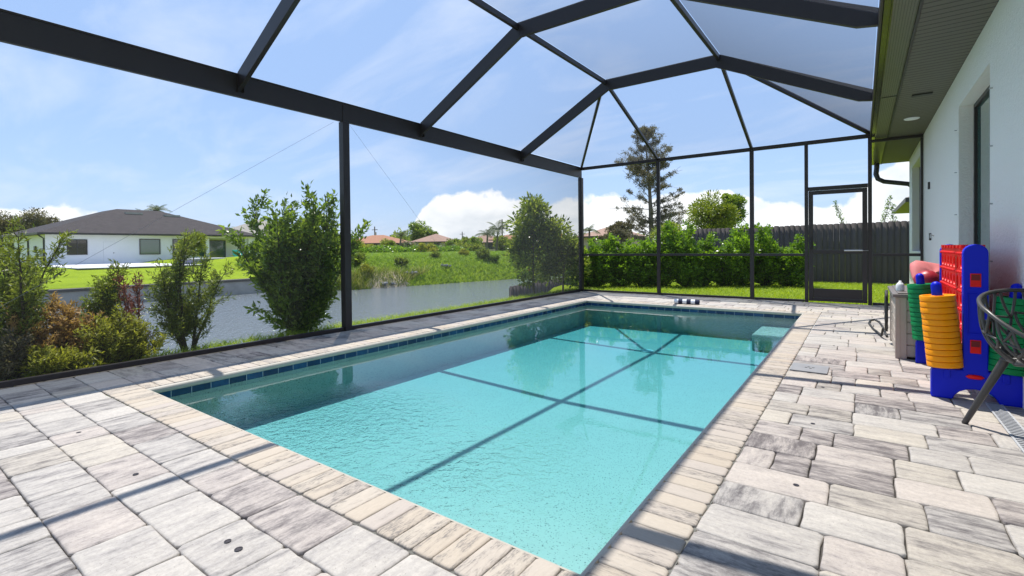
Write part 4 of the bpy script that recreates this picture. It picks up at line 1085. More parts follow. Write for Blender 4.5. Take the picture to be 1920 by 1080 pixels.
def build_chair():
    # moulded bucket chair with a branching lattice shell on four splayed legs
    cx, cy, rz = 0.86, 3.86, rad(22)
    root = empty('lattice_chair', (cx, cy, 0), rz); tag(root, 'charcoal plastic chair with branching lattice back beside the game', 'chair')
    # local frame: +y is the back, -y the front
    def rim(a):         # a=0 at back centre
        s, c = math.sin(a), math.cos(a)
        w_ = 0.31; d = 0.29
        z = 0.60+0.215*((1+c)/2)**0.9-0.08*max(0, -c)**1.2
        return Vector((s*w_, c*d, z))
    def seat(a):
        s, c = math.sin(a), math.cos(a); return Vector((s*0.20, c*0.185-0.01, 0.445+0.006*c))
    def shell(a, t):    # t 0 seat edge to 1 rim, bulging outward
        p = seat(a).lerp(rim(a), t); o = Vector((math.sin(a), math.cos(a), 0)); bul = 0.035*math.sin(math.pi*t); return p+o*bul-Vector((0, 0, 0.03*math.sin(math.pi*t)))
    b = MB(); n = 64
    b.tube([rim(2*math.pi*k/n) for k in range(n)], 0.0115, 10, closed=True); b.build('rim', M['chair'], root, smooth=True)
    # lattice: branches splitting upward
    b = MB(); g = random.Random(5); m = 18
    def path(a0, t0, a1, t1, r0, r1, sw=0.0):
        k = 7; b.tube([shell(a0+(a1-a0)*(u/k)+sw*math.sin(math.pi*u/k), t0+(t1-t0)*u/k) for u in range(k+1)], [r0+(r1-r0)*u/k for u in range(k+1)], 7)
    for i in range(m):
        a = 2*math.pi*i/m+g.uniform(-.05, .05); da = 2*math.pi/m; t1 = 0.30+g.uniform(-.06, .1); t2 = 0.62+g.uniform(-.06, .08)
        path(a, 0.0, a+0.10, t1, 0.010, 0.0085, 0.04); path(a+0.10, t1, a+0.10+da*0.48, t2, 0.0085, 0.007, 0.03); path(a+0.10, t1, a+0.10-da*0.40, t2+0.03, 0.0085, 0.007, -0.03)
        path(a+0.10+da*0.48, t2, a+0.10+da*0.75, 1.0, 0.007, 0.008, 0.02); path(a+0.10+da*0.48, t2, a+da*0.25, 1.0, 0.007, 0.008, -0.02)
        path(a+0.10-da*0.40, t2+0.03, a+0.10-da*0.52+da, t2, 0.0065, 0.0065)
    b.build('lattice_back', M['chair'], root, smooth=True)
    b = MB(); 
    pts = [seat(2*math.pi*k/n) for k in range(n)]; b.tube(pts, 0.014, 8, closed=True)
    for i in range(11):
        u = -0.9+1.8*i/10; w_ = math.sqrt(max(0.02, 1-u*u)); sg = 1 if i % 2 else -1
        P0 = Vector((u*0.20, -w_*0.185-0.01, 0.44)); P1 = Vector((u*0.20+0.03*sg, w_*0.185-0.01, 0.446)); b.tube([P0, P0.lerp(P1, .33)+Vector((0.02*sg, 0, -.008)), P0.lerp(P1, .66)+Vector((-0.015*sg, 0, -.01)), P1], 0.009, 6)
    for i in range(6):
        u = -0.75+1.5*i/5; w_ = math.sqrt(max(0.02, 1-u*u)); b.tube([(-w_*0.2, u*0.185-0.01, 0.443), (0, u*0.185+0.01*(1 if i % 2 else -1), 0.432), (w_*0.2, u*0.185-0.01, 0.443)], 0.008, 6)
    b.build('seat', M['chair'], root, smooth=True)
    for sx in (-1, 1):
        for sy in (-1, 1):
            a = math.atan2(sx*0.8, sy*0.75); top = seat(a)+Vector((0, 0, 0.005)); ft = Vector((sx*0.27, sy*0.27, 0.0))
            b = MB(); k = 10; pts = [shell(a, 0.22)]+[top.lerp(ft, u/k) for u in range(k+1)]; b.tube(pts, [0.012]+[0.023-0.008*(u/k) for u in range(k+1)], 12); b.build('leg', M['chair'], root, smooth=True)
build_chair()

def deck_bits():
    # skimmer lid
    b = MB(); b.box(-0.515, -0.235, 4.87, 5.17, 0.002, 0.012); o = b.build('skimmer_lid', M['lid'], None, bevel=0.004); tag(o, 'square grey skimmer lid set in the pavers by the pool', 'skimmer lid')
    h = MB()
    for k in range(4): a = k*math.pi/2+0.3; h.lathe([(0.011, 0), (0.011, 0.0012)], (-0.375+math.cos(a)*0.028, 5.02+math.sin(a)*0.028, 0.0122), 10)
    hh = h.build('finger_hole', M['rubber'], o)
    # anchors
    spots = [(-0.245, 1.61+0.94*k, 'beside the right pool edge') for k in range(8)]+[(-3.88, 0.85, ''), (-2.915, 0.85, ''), (-1.95, 0.85, ''), (-1.865, 0.85, '')]
    words = {1: 'second', 2: 'third', 3: 'fourth'}
    b = MB(); b.lathe([(0.011, 0.0), (0.0125, 0.002), (0.009, 0.0022), (0.008, 0.001)], (0, 0, 0), 20); me = b.build('deck_anchor', M['bronze'], None)
    lab = ['nearest visible round anchor cap right of the pool', 'round anchor cap on a purple grey paver right of the pool', 'round anchor cap just nearer than the skimmer lid shadow', 'round anchor cap between skimmer lid and rafter shadow', 'round anchor cap just beyond the skimmer lid', 'round anchor cap level with the deck box front', 'round anchor cap near the hip bar shadow', 'farthest round anchor cap right of the pool',
           'leftmost round anchor cap on the near deck', 'round anchor cap below the long shadow on the near deck', 'upper left of two paired anchor caps on the near deck', 'lower right of two paired anchor caps on the near deck']
    for i, (x, y, _) in enumerate(spots):
        o = me if i == 0 else me.copy()
        if i: COL.objects.link(o)
        o.location = (x, y, 0.0005); tag(o, lab[i], 'anchor cap', 'round anchor caps set in the pavers')
        if i == 11: o.scale = (1.15, 1.15, 1)
    # trench drain along the house
    x0, x1 = 0.685, 0.775
    root = empty('trench_drain', ((x0+x1)/2, 3.6, 0)); tag(root, 'narrow slotted trench drain in the pavers by the chair', 'deck drain')
    b = MB(); b.box(x0-0.73, x0-0.724, -1.1, 0.98, 0.001, 0.006)
    b = MB(); cx = (x0+x1)/2
    b.box(x0-cx, x0-cx+0.01, -2.5, 1.0, 0.0012, 0.006); b.box(x1-cx-0.01, x1-cx, -2.5, 1.0, 0.0012, 0.006)
    b.build('rail', M['drain'], root)
    b = MB(); b.box(x0-cx+0.0105, x1-cx-0.0105, -2.5, 1.0, 0.0008, 0.0022); b.build('slot_bed', M['rubber'], root)
    b = MB(); y = -2.49
    while y < 0.97: b.box(x0-cx+0.0105, x1-cx-0.0105, y, y+0.014, 0.0025, 0.0055); y += 0.032
    b.build('grate', M['drain'], root)
    # black cords hanging on the box, and the loop of hose on the pavers
    b = MB(); g = random.Random(3); pts = []
    for k in range(90):
        a = k*0.62; pts.append((0.222+0.008*math.sin(k*1.7), 6.80+0.10*math.cos(a)*(0.8+0.2*math.sin(k)), 0.36+0.22*math.sin(a)+0.01*math.sin(k*2.3)))
    b.tube(pts, 0.008, 6); o = b.build('coiled_cord', M['rubber'], None, smooth=True); tag(o, 'black cord coiled against the side of the deck box', 'cord')
    b = MB(); b.tube([(0.20, 7.02, 0.13), (0.19, 7.15, 0.03), (0.12, 7.75, 0.014), (0.08, 8.3, 0.013), (0.10, 8.62, 0.013), (0.155, 8.72, 0.013), (0.20, 8.5, 0.013), (0.225, 8.0, 0.013), (0.235, 7.5, 0.013), (0.24, 7.2, 0.02)], 0.012, 8)
    o = b.build('garden_hose', M['rubber'], None, smooth=True); tag(o, 'thin dark hose looped on the pavers beyond the deck box', 'hose')
deck_bits()

# ================================================================== FENCES
def fence(name, label, p0, p1, top0, top1, base=-0.02, step=0.14):
    p0 = Vector((*p0, 0)); p1 = Vector((*p1, 0)); d = (p1-p0).normalized(); n = int((p1-p0).length/step); side = Vector((-d.y, d.x, 0))
    root = empty(name, p0[:]); tag(root, label, 'fence')
    V = []; F = []; T = []; g = np.random.default_rng(8)
    for i in range(n):
        a = p0+d*step*i-p0; c = p0+d*(step*(i+1)-0.001)-p0; f = (i+.5)/n
        zt = top0+(top1-top0)*f+g.normal()*0.006; zb = base if not callable(base) else base(f)
        o = side*(0.0025 if i % 2 else -0.0025); t = g.random(); k = len(V)
        for s_ in (-0.009, 0.009):
            q = o+side*s_
            V += [(a.x+q.x, a.y+q.y, zb), (c.x+q.x, c.y+q.y, zb), (c.x+q.x, c.y+q.y, zt-0.018), ((a.x*.22+c.x*.78)+q.x, (a.y*.22+c.y*.78)+q.y, zt), ((a.x*.78+c.x*.22)+q.x, (a.y*.78+c.y*.22)+q.y, zt), (a.x+q.x, a.y+q.y, zt-0.018)]
        for fa in ((0, 1, 2, 5), (5, 2, 3, 4), (7, 6, 11, 8), (8, 11, 10, 9), (0, 5, 11, 6), (1, 7, 8, 2), (5, 4, 10, 11), (4, 3, 9, 10), (3, 2, 8, 9)): F.append(tuple(k+q for q in fa)); T.append(t)
    fast_mesh('boards', np.array(V), np.array(F), M['fence'], root, np.array(T))
    b = MB(); L = (p1-p0).length; k = 0.0
    while k < L+0.1:
        q = p0+d*min(k, L)-p0+side*0.065; f = min(k/L, 1); zt = top0+(top1-top0)*f-0.06; zb = base if not callable(base) else base(f)
        b.box(q.x-0.045, q.x+0.045, q.y-0.045, q.y+0.045, zb, zt); k += 2.4
    b.build('post', M['fence'], root)
fence('wood_fence', 'tall dark wooden privacy fence behind the far lawn', (-5.0, 16.9), (2.9, 17.15), 1.66, 1.74)
fence('wood_fence', 'lower dark wooden fence stepping down to the canal', (-9.7, 13.35), (-6.6, 13.45), -0.20, 0.36, base=-2.0)
fence('wood_fence', 'dark wooden side fence running back behind the bushes', (-6.3, 13.6), (-5.2, 16.6), 0.9, 1.25)

# ================================================================== NEAR PLANTS BEYOND THE SCREEN
shrub('shrub', 'dark feathery shrub at the far left outside the screen', 'shrub', (-6.50, 0.98, -0.12), 1.42, 0.80, 8, 24, 62, (0.055, 0.012), 'leaf_podo', seed=1, lean=0.4, tipmat='leaf_lime', twl=0.34)
shrub('shrub', 'slender light green conifer like shrub with bright tips', 'shrub', (-6.52, 1.60, -0.12), 1.06, 0.52, 4, 26, 70, (0.050, 0.011), 'leaf_podo', seed=2, lean=0.2, tipmat='leaf_lime', twl=0.36)
shrub('shrub', 'sparse reddish stemmed shrub between the green ones', 'shrub', (-6.50, 1.92, -0.12), 0.98, 0.50, 5, 10, 26, (0.045, 0.012), 'leaf_red', 'redtwig', seed=3, lean=0.6, twl=0.2)
shrub('shrub', 'dark needle leaved shrub with bare lower stems in the middle', 'shrub', (-6.46, 2.42, -0.12), 1.38, 0.78, 7, 22, 62, (0.055, 0.012), 'leaf_podo', seed=4, lean=0.4, twl=0.32)
shrub('shrub', 'low dry orange shrub at the foot of the screen', 'shrub', (-6.30, 1.33, -0.12), 0.74, 0.62, 8, 16, 50, (0.05, 0.014), 'leaf_orange', seed=5, lean=0.7, twl=0.35)
shrub('shrub', 'low yellow green bush beside the orange one', 'shrub', (-6.22, 1.68, -0.12), 0.56, 0.66, 9, 16, 50, (0.055, 0.013), 'leaf_yellow', seed=6, lean=0.8, twl=0.35)
shrub('shrub', 'low bush of brown and green leaves at the left edge', 'shrub', (-6.28, 0.86, -0.12), 0.52, 0.60, 9, 14, 55, (0.05, 0.014), 'leaf_brown', seed=7, lean=0.8, twl=0.35)
shrub('shrub', 'low yellowish bush under the light green conifer', 'shrub', (-6.14, 1.22, -0.10), 0.34, 0.55, 9, 12, 50, (0.05, 0.013), 'leaf_yellow', seed=8, lean=0.9, twl=0.35)
shrub('large_bush', 'big glossy green bush left of the dark cage post', 'bush', (-6.58, 3.88, -0.15), 2.10, 1.40, 22, 28, 56, (0.085, 0.032), 'leaf_dark', seed=9, lean=0.62, twl=0.27, upb=0.13, base=0.03)
broad_tree('tall_bush', 'tall leafy tree like bush left of the far corner post', (-6.75, 10.35, -0.25), 3.0, (0, 0, 1.62), (0.62, 0.62, 1.42), 6500, (0.105, 0.048), 'leaf_olive', 101, 34, cat='bush', trunk_r=0.035, squash=0.9)
broad_tree('tall_bush', 'shorter bush with one long shoot beside the corner post', (-6.30, 11.0, -0.15), 2.3, (0, 0, 1.15), (0.62, 0.62, 1.0), 4800, (0.105, 0.048), 'leaf_olive', 102, 26, cat='bush', trunk_r=0.03, squash=0.9)
shrub('flowering_shrub', 'orange flowering plant showing through the tall bush', 'shrub', (-9.0, 14.2, -0.3), 2.0, 1.2, 6, 10, 24, (0.09, 0.05), 'leaf_dark', seed=12, lean=0.6, tipmat='flower')
# hedge along the lawn
hp = []
for i in range(11):
    f = i/10; hp.append((-6.35+f*4.75, 12.15+f*2.75))
protoh = shrub('hedge_shrub', 'x', 'hedge', (0, 0, 0), 1.62, 1.15, 10, 20, 46, (0.085, 0.045), 'leaf_hedge', seed=20, lean=0.5, twl=0.33, base=0.02)
protoh2 = shrub('hedge_shrub', 'x', 'hedge', (0, 0, 0), 1.62, 1.15, 10, 20, 46, (0.085, 0.045), 'leaf_hedge', seed=21, lean=0.55, twl=0.33, base=0.02)
hl = ['leftmost hedge shrub, behind the far corner post', 'second hedge shrub from the corner post', 'third hedge shrub, in the first far screen bay', 'fourth hedge shrub, left of the second far post', 'hedge shrub directly behind the second far post', 'hedge shrub just right of the second far post, tallest', 'hedge shrub in the middle of the second far bay', 'hedge shrub in front of where the tall fence starts', 'hedge shrub left of the third far post', 'hedge shrub directly behind the third far post', 'rightmost hedge shrub, leaning to the right over the lawn']
gg = random.Random(12)
for i, (x, y) in enumerate(hp):
    s = [0.80, 0.90, 0.86, 0.84, 0.98, 1.14, 0.86, 0.78, 1.02, 1.06, 0.85][i]
    src = protoh if i % 2 == 0 else protoh2
    o = src if i < 2 else copy_tree(src)
    o.location = (x+gg.uniform(-.1, .1), y+gg.uniform(-.12, .12), -0.05); o.rotation_euler = (0, 0, gg.random()*6.28); o.scale = (1.05, 1.05, s)
    if i == 10: o.rotation_euler = (0, rad(16), 0)
    tag(o, hl[i], 'hedge shrub', 'bright green hedge shrubs beyond the lawn')

# grass
def lawn():
    g = np.random.default_rng(9); n = 60000
    P = np.stack([-6.3+g.random(n)*8.9, 10.99+g.random(n)**1.15*5.9, np.full(n, -0.05)], 1)
    blades('lawn_grass', P, 0.075, 0.012, M['grass'], 'short bright lawn between cage and fence', 'grass', 0.4, 3)
    n = 15000; P = np.stack([-5.80-g.random(n)**1.3*0.75, -1+g.random(n)*12.5, np.full(n, -0.09)], 1)
    blades('bank_grass', P, 0.08, 0.010, M['grass'], 'thin grass strip outside the screen by the canal', 'grass', 0.5, 4)
    # far bank
    n = 52000; y = 17.6+g.random(n)**1.3*40; d = g.random(n)*9.5; xb = np.array([-30.2+(q-17)*1.9 if q < 19 else -26.4+min((q-18)*0.22, 10) for q in y]); x = xb-d
    z = np.array([height(a, c) for a, c in zip(x, y)]); k = z > -1.6; P = np.stack([x, y, z-0.02], 1)[k]; d = d[k]
    low = (d < 1.7) & (P[:, 1] < 25+np.sin(P[:, 0]*3)*2)
    blades('bank_reeds', P[low], 0.6, 0.045, M['drygrass'], 'tall dry reeds along the far canal bank', 'reeds', 0.35, 6)
    blades('far_bank_grass', P[~low], 0.22, 0.05, M['tallgrass'], 'rough green grass on the far canal bank', 'grass', 0.5, 7)
lawn()
def bank_bits():
    g = random.Random(2)
    for i, (px, d, s, lab) in enumerate([(722, 33, 0.5, 'pile of grey rocks below the sand patch on the far bank'), (766, 35, 0.4, 'small grey rock pile right of the dead brush on the bank'), (835, 38, 0.4, 'flat grey rocks high on the middle of the bank')]):
        x, y, _ = ground_at(px, d); z = height(x, y)
        b = MB()
        for k in range(9):
            bx, by, bz = g.uniform(-s, s), g.uniform(-s, s), g.uniform(0, 0.15); r = g.uniform(0.12, 0.3)*s*1.3; n = 8
            vs = []
            for v in range(5):
                for a in range(n): an = 6.283*a/n; ph = math.pi*v/4; q = r*(0.8+0.4*g.random()); vs.append((bx+math.cos(an)*math.sin(ph)*q, by+math.sin(an)*math.sin(ph)*q, bz+math.cos(ph)*q*0.6))
            b.add(vs, [(v*n+a, (v+1)*n+a, (v+1)*n+(a+1) % n, v*n+(a+1) % n) for v in range(4) for a in range(n)])
        o = b.build('rock_pile', M['rock']); o.location = (x, y, z+0.1); tag(o, lab, 'rocks', 'rock piles on the far bank')
    x, y, _ = ground_at(728, 33.5); n = 26; b = MB(); vs = [(0, 0, 0.18)]
    for ring, r in ((1, 0.5), (2, 1.0)):
        for k in range(n): a = 6.283*k/n; q = r*(0.85+0.3*g.random()); px_, py_ = math.cos(a)*q*1.1, math.sin(a)*q*1.7; vs.append((px_, py_, height(x+px_, y+py_)-height(x, y)+(0.14 if ring == 1 else -0.1)))
    b.add(vs, [(0, 1+k, 1+(k+1) % n) for k in range(n)]+[(1+k, 1+n+k, 1+n+(k+1) % n, 1+(k+1) % n) for k in range(n)])
    o = b.build('sand_patch', M['sand'], None, smooth=True); o.location = (x, y, height(x, y)+0.05); tag(o, 'bare sandy washout on the far bank', 'sand', kind='structure')
bank_bits()

# seawall opposite
def seawall():
    b = MB(); b.box(-30.36, -30.10, -120, 17.3, -2.4, -0.74); 
    o = b.build('seawall', M['concrete']); 
    tag(o, 'weathered concrete seawall across the canal', 'seawall')
    b = MB(); b.box(-30.5, -30.02, -120, 17.35, -0.738, -0.60); c = b.build('cap', M['padside'], o, bevel=0.02)
seawall()

# ================================================================== FAR HOUSES
def hip_roof(b, x0, x1, y0, y1, z, pitch, ov=0.6, th=0.16, run=None):
    x0 -= ov; x1 += ov; y0 -= ov; y1 += ov
    w_, l_ = x1-x0, y1-y0; r = min(w_, l_)/2; rz = z+r*pitch
    if l_ >= w_: a, c = ((x0+x1)/2, y0+r, rz), ((x0+x1)/2, y1-r, rz)
    else: a, c = (x0+r, (y0+y1)/2, rz), (x1-r, (y0+y1)/2, rz)
    v = [(x0, y0, z), (x1, y0, z), (x1, y1, z), (x0, y1, z), a, c]
    if l_ >= w_: f = [(0, 1, 4), (1, 2, 5, 4), (2, 3, 5), (3, 0, 4, 5)]
    else: f = [(0, 1, 5, 4), (1, 2, 5), (2, 3, 4, 5), (3, 0, 4)]
    if run:
        rz = z+run*pitch; v = v[:4]+[(x0+run, y0+run, rz), (x1-run, y0+run, rz), (x1-run, y1-run, rz), (x0+run, y1-run, rz)]; f = [(0, 1, 5, 4), (1, 2, 6, 5), (2, 3, 7, 6), (3, 0, 4, 7), (4, 5, 6, 7)]
    b.add(v, f)
    vb = [(x0, y0, z-th), (x1, y0, z-th), (x1, y1, z-th), (x0, y1, z-th)]; k = len(b.v)
    b.add([(x0, y0, z-0.001), (x1, y0, z-0.001), (x1, y1, z-0.001), (x0, y1, z-0.001)]+vb, [(4, 5, 1, 0), (5, 6, 2, 1), (6, 7, 3, 2), (7, 4, 0, 3), (7, 6, 5, 4)], 1)
    return rz
def win(root, axis, at, a0, a1, z0, z1, glass='glassdark', mull=True, sgn=1):
    """window on a wall plane: frame proud of the wall, pane inside"""
    f = MB(); t = 0.07; p = MB()
    def bx(b, u0, u1, z0_, z1_, d0, d1):
        lo, hi = sorted((at+sgn*d0, at+sgn*d1))
        if axis == 'x': b.box(lo, hi, u0, u1, z0_, z1_)
        else: b.box(u0, u1, lo, hi, z0_, z1_)
    bx(f, a0-t, a0, z0-t, z1+t, 0.002, 0.06); bx(f, a1, a1+t, z0-t, z1+t, 0.002, 0.06); bx(f, a0, a1, z0-t, z0, 0.002, 0.06); bx(f, a0, a1, z1, z1+t, 0.002, 0.06)
    if mull: bx(f, (a0+a1)/2-.025, (a0+a1)/2+.025, z0, z1, 0.03, 0.05); bx(f, a0, (a0+a1)/2-.026, (z0+z1)/2-.02, (z0+z1)/2+.02, 0.03, 0.05); bx(f, (a0+a1)/2+.026, a1, (z0+z1)/2-.02, (z0+z1)/2+.02, 0.03, 0.05)
    o = f.build('window', M['darkmetal'] if mull else M['darkmetal'], root); bx(p, a0, a1, z0, z1, 0.002, 0.025); p.build('pane', M[glass], o); return o
A = at_depth(85, 465, 42.0); HXW, HYA = float(A[0]), float(A[1])
def far_house():
    L = 17.6; W = 18.5; zt = 2.85; z0 = -0.15
    root = empty('white_house', (HXW, HYA, 0)); tag(root, 'white single storey house with brown hip roof across the canal', 'house')
    b = MB(); yp = 12.6          # porch recess starts
    b.box(-W, 0, 0, yp, z0, zt); b.box(-W, -3.2, yp, L, z0, zt)
    b.build('wall', M['farwall'], root)
    b = MB(); b.box(-3.2, 0, yp+0.001, L, zt-0.38, zt-0.002); b.build('porch_beam', M['farwall'], root)
    for ya in (yp+0.5-0.5, L-0.45): 
        q = MB(); q.box(-0.42, -0.02, ya+0.003, ya+0.42, z0, zt-0.382); q.build('porch_column', M['farwall'], root)
    r = MB(); rz = hip_roof(r, -W, 0, 0, L, zt, 0.375, 0.6, run=7.5); rf = r.build('roof', [M['shingle'], M['darkmetal']], root)
    r = MB(); r.box(-W/2-0.2, -W/2+0.2, 0, 0, 0, 0)
    for yy, zz, xx in ((7.2, 0, -5.6), (10.6, 0, -5.3)):
        q = MB(); xq = xx+0.0; zq = zt+(0.6-xq)*0.375; q.box(xq-0.1, xq+0.35, yy, yy+1.5, zq-0.10, zq+0.10); q.build('roof_vent', M['concrete'], rf)
    def W_(y0, y1, za, zb, g, m=True): win(root, 'x', 0, y0, y1, za, zb, g, m)
    # openings measured along the wall
    def yat(px): 
        t = _ray(px, 465); k = (HXW-CAM[0])/t[0]; return float(CAM[1]+t[1]*k-HYA)
    W_(yat(127), yat(162), 0.95, 2.2, 'glassdark'); W_(yat(263), yat(299), 0.9, 2.28, 'glassteal', False); W_(yat(325), yat(338), 0.6, 2.3, 'glassdark', False); W_(yat(372), yat(384), 0.6, 2.3, 'glassdark', False)
    # flush garage side door in the white wall
    q = MB(); ya, yb = yat(194), yat(215); q.box(0.002, 0.03, ya, yb, 0.0, 2.05); d = q.build('side_door', M['farwall'], root, bevel=0.004); q = MB(); q.box(0.031, 0.08, yb-0.12, yb-0.06, 0.98, 1.06); q.build('handle', M['darkmetal'], d)
    # slider inside the porch and small high window
    win(root, 'x', -3.2, yat(397)+1.0, yat(420)+1.5, 0.05, 2.25, 'glassteal', False)
    q = MB(); q.box(-3.19, -3.12, yat(448)+1.4, yat(456)+1.4, 2.1, 2.3); q.build('porch_light', M['darkmetal'], root)
    # side wall: downspouts, meter box
    for x in (-0.12, -6.0, -12.5):
        q = MB(); q.tube([(x, -0.5, zt-0.1), (x, -0.32, zt-0.3), (x, -0.08, zt-0.5), (x, -0.07, 0.05)], 0.06, 8); q.build('downspout', M['darkmetal'], root, smooth=True)
    q = MB(); q.box(-3.6, -3.1, -0.12, -0.002, 1.1, 1.7); q.build('meter_box', M['darkmetal'], root)
    q = MB(); q.box(-1.9, -0.8, -0.03, -0.002, 0.2, 1.5); q.build('side_panel', M['concrete'], root)
    return yat
yat = far_house()
def far_yard():
    # raised pool terrace in front of the white house
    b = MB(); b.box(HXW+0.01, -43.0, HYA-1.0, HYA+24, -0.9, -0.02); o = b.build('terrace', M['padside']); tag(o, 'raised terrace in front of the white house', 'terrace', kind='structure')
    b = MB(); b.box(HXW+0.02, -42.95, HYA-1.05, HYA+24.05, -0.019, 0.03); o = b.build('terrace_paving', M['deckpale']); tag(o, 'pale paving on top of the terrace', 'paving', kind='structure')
    # spa wall
    p = at_depth(355, 465, 40.5); q = at_depth(432, 465, 45)
    b = MB(); X = -44.6; 
    def yx(px, X): r = _ray(px, 465); k = (X-CAM[0])/r[0]; return float(CAM[1]+r[1]*k)
    b.box(X-2.2, X, yx(352, X), yx(430, X), 0.03, 0.42); o = b.build('raised_spa', M['spa'], None, bevel=0.03); tag(o, 'raised purple grey stone spa wall on the terrace', 'spa')
    b = MB(); b.box(X-2.28, X+0.06, yx(352, X)-0.06, yx(430, X)+0.06, 0.425, 0.50); b.build('cap', M['deckpale'], o)
    # teal patio chair
    x, y, _ = ground_at(450, 50.5); root = empty('patio_chair', (x, y, 0.03)); tag(root, 'teal plastic patio chair under the white porch', 'chair')
    b = MB(); b.box(-0.5, 0.4, -0.45, 0.45, 0.30, 0.42); b.build('seat', M['teal'], root, bevel=0.03)
    b = MB(); b.bar((-0.45, 0, 0.42), (-0.75, 0, 1.15), 0.9, 0.08, up=(1, 0, 0)); b.build('backrest', M['teal'], root, bevel=0.02)
    for sx in (-0.42, 0.34):
        for sy in (-0.4, 0.4):
            b = MB(); b.box(sx-0.03, sx+0.03, sy-0.03, sy+0.03, 0, 0.299); b.build('leg', M['teal'], root)
    for sy in (-0.43, 0.43):
        b = MB(); b.box(-0.5, 0.38, sy-0.04, sy+0.04, 0.55, 0.60); b.build('arm', M['teal'], root)
    # round topped tree on the lawn
    x, y, _ = ground_at(362, 33); z = height(x, y)
    broad_tree('round_tree', 'small yellow green tree with round clipped crown on the far lawn', (x, y, z), 2.6, (0, 0, 2.0), (0.98, 0.98, 0.85), 7000, (0.11, 0.06), 'leaf_lime', 31, 26, trunk_r=0.05)
far_yard()
def simple_house(name, label, px, d, w_, l_, zt, mw, mr, pitch=0.38, rz=0.0, z0=-0.2, wins=True):
    x, y, _ = ground_at(px, d); root = empty(name, (x, y, 0), rz); tag(root, label, 'house')
    b = MB(); b.box(-w_/2, w_/2, -l_/2, l_/2, z0, zt); b.build('wall', M[mw], root)
    r = MB(); hip_roof(r, -w_/2, w_/2, -l_/2, l_/2, zt, pitch, 0.6); r.build('roof', [M[mr], M['darkmetal']], root)
    if wins:
        for k in range(3):
            a = -l_/2+l_*(0.2+0.3*k); win(root, 'x', w_/2, a-0.7, a+0.7, 1.0, 2.2, 'glassdark', True)
        for k in range(3):
            a = -w_/2+w_*(0.2+0.3*k); win(root, 'y', -l_/2, a-0.7, a+0.7, 1.0, 2.2, 'glassdark', True, sgn=-1)
    return root
simple_house('house_beyond', 'pale grey roofed house just right of the white one', 486, 66, 9, 8, 3.0, 'farwall', 'shingle_grey', 0.5)
simple_house('orange_roof_house', 'wide tan house with orange tiled roof beyond the bank', 709, 98, 11, 8, 2.3, 'tanwall', 'tile_orange', 0.36, rad(10), 0.0)
simple_house('tan_roof_house', 'tan tiled roof house behind the bank palms', 818, 98, 6.5, 6.5, 2.5, 'tanwall', 'tile_tan', 0.42, rad(18), 0.0)
simple_house('tan_roof_house', 'low tan house left of the tall bush on the bank', 912, 95, 7, 7, 2.2, 'tanwall', 'tile_tan', 0.40, rad(15), 0.0)
simple_house('orange_roof_house', 'orange roofed house half hidden by the tall bush', 955, 88, 4, 5, 2.6, 'tanwall', 'tile_orange', 0.35, rad(10), 0.0)
simple_house('tan_roof_house', 'tan roof peeking over the hedge in the first far bay', 1148, 60, 5, 6, 2.4, 'tanwall', 'tile_tan', 0.4, 0, 0.0, False)
# neighbour's eave beyond the fence
x_, y_ = 4.6, 25.5
r_ = empty('neighbour_house', (x_, y_, 0)); tag(r_, 'neighbour house corner with dark eave over the fence', 'house')
b = MB(); b.box(-2.55, 4, -2, 5, -0.1, 2.75); b.build('wall', M['tanwall'], r_)
r = MB(); hip_roof(r, -2.55, 4, -2, 5, 2.78, 0.42, 0.75); r.build('roof', [M['shingle_grey'], M['darkmetal']], r_)
win(r_, 'y', -2, -2.2, -1.0, 1.2, 2.3, 'glassdark', True, sgn=-1)

# ================================================================== TREES FAR AND NEAR
def gat(px, d, z=0.0):
    x, y, _ = ground_at(px, d); return (x, y, z)
def tall_pine():
    global RNG
    RNG = np.random.default_rng(77)
    root = empty('tall_tree', gat(1222, 40, -0.2)); tag(root, 'tall sparse grey green pine like tree behind the hedge', 'tree')
    h = 11.2; tk = grow((0, 0, 0), (0.01, 0, 1), h, 14, 0.02); segs = [(tk, 0.26, 0.03)]; tk = np.array(tk); LP = []; LD = []
    hor = lambda u: 0.85+2.8*math.sin(math.pi*min(1, max(0, (1.02-u)))**0.9*0.62)
    for i in range(115):
        u = 0.10+0.89*RNG.random()**0.85; x = u*14; k = min(int(x), 13); p = tk[k]+(tk[k+1]-tk[k])*(x-k); a = RNG.random()*6.283
        ln = hor(u)*(0.45+0.75*RNG.random())*(0.8 if u > 0.72 else 1.0)
        br = grow(p, (math.cos(a), math.sin(a), 0.25+0.5*u), ln, 5, 0.13, 0.03); segs.append((br, 0.045*(1.1-u), 0.008)); br = np.array(br)
        for t in range(7):
            q = 1.2+3.8*RNG.random(); j = min(int(q), 4); s = br[j]+(br[j+1]-br[j])*(q-j)
            m = 38; rr = 0.17+0.23*RNG.random()
            LP.append(s+unit(RNG.normal(size=(m, 3)))*RNG.random((m, 1))**0.6*rr*np.array([1, 1, 0.75])); LD.append(unit(RNG.normal(size=(m, 3))+[0, 0, 0.3]))
    stems_mesh('trunk', segs, M['bark'], root, 6)
    leaves_mesh('crown', np.concatenate(LP), np.concatenate(LD), 0.17, 0.05, M['leaf_brown'], root)
tall_pine()
broad_tree('garden_tree', 'bright yellow green tree rising behind the fence', gat(1334, 20, -0.1), 3.6, (0, 0, 2.35), (0.95, 0.95, 0.95), 8000, (0.12, 0.05), 'leaf_lime', 41, 26, trunk_r=0.06)
broad_tree('garden_tree', 'dark narrow tree spire right of the yellow green tree', gat(1372, 21, -0.1), 3.9, (0, 0, 2.7), (0.45, 0.45, 1.2), 6500, (0.11, 0.045), 'leaf_dark', 42, 18, trunk_r=0.05, squash=1.0)
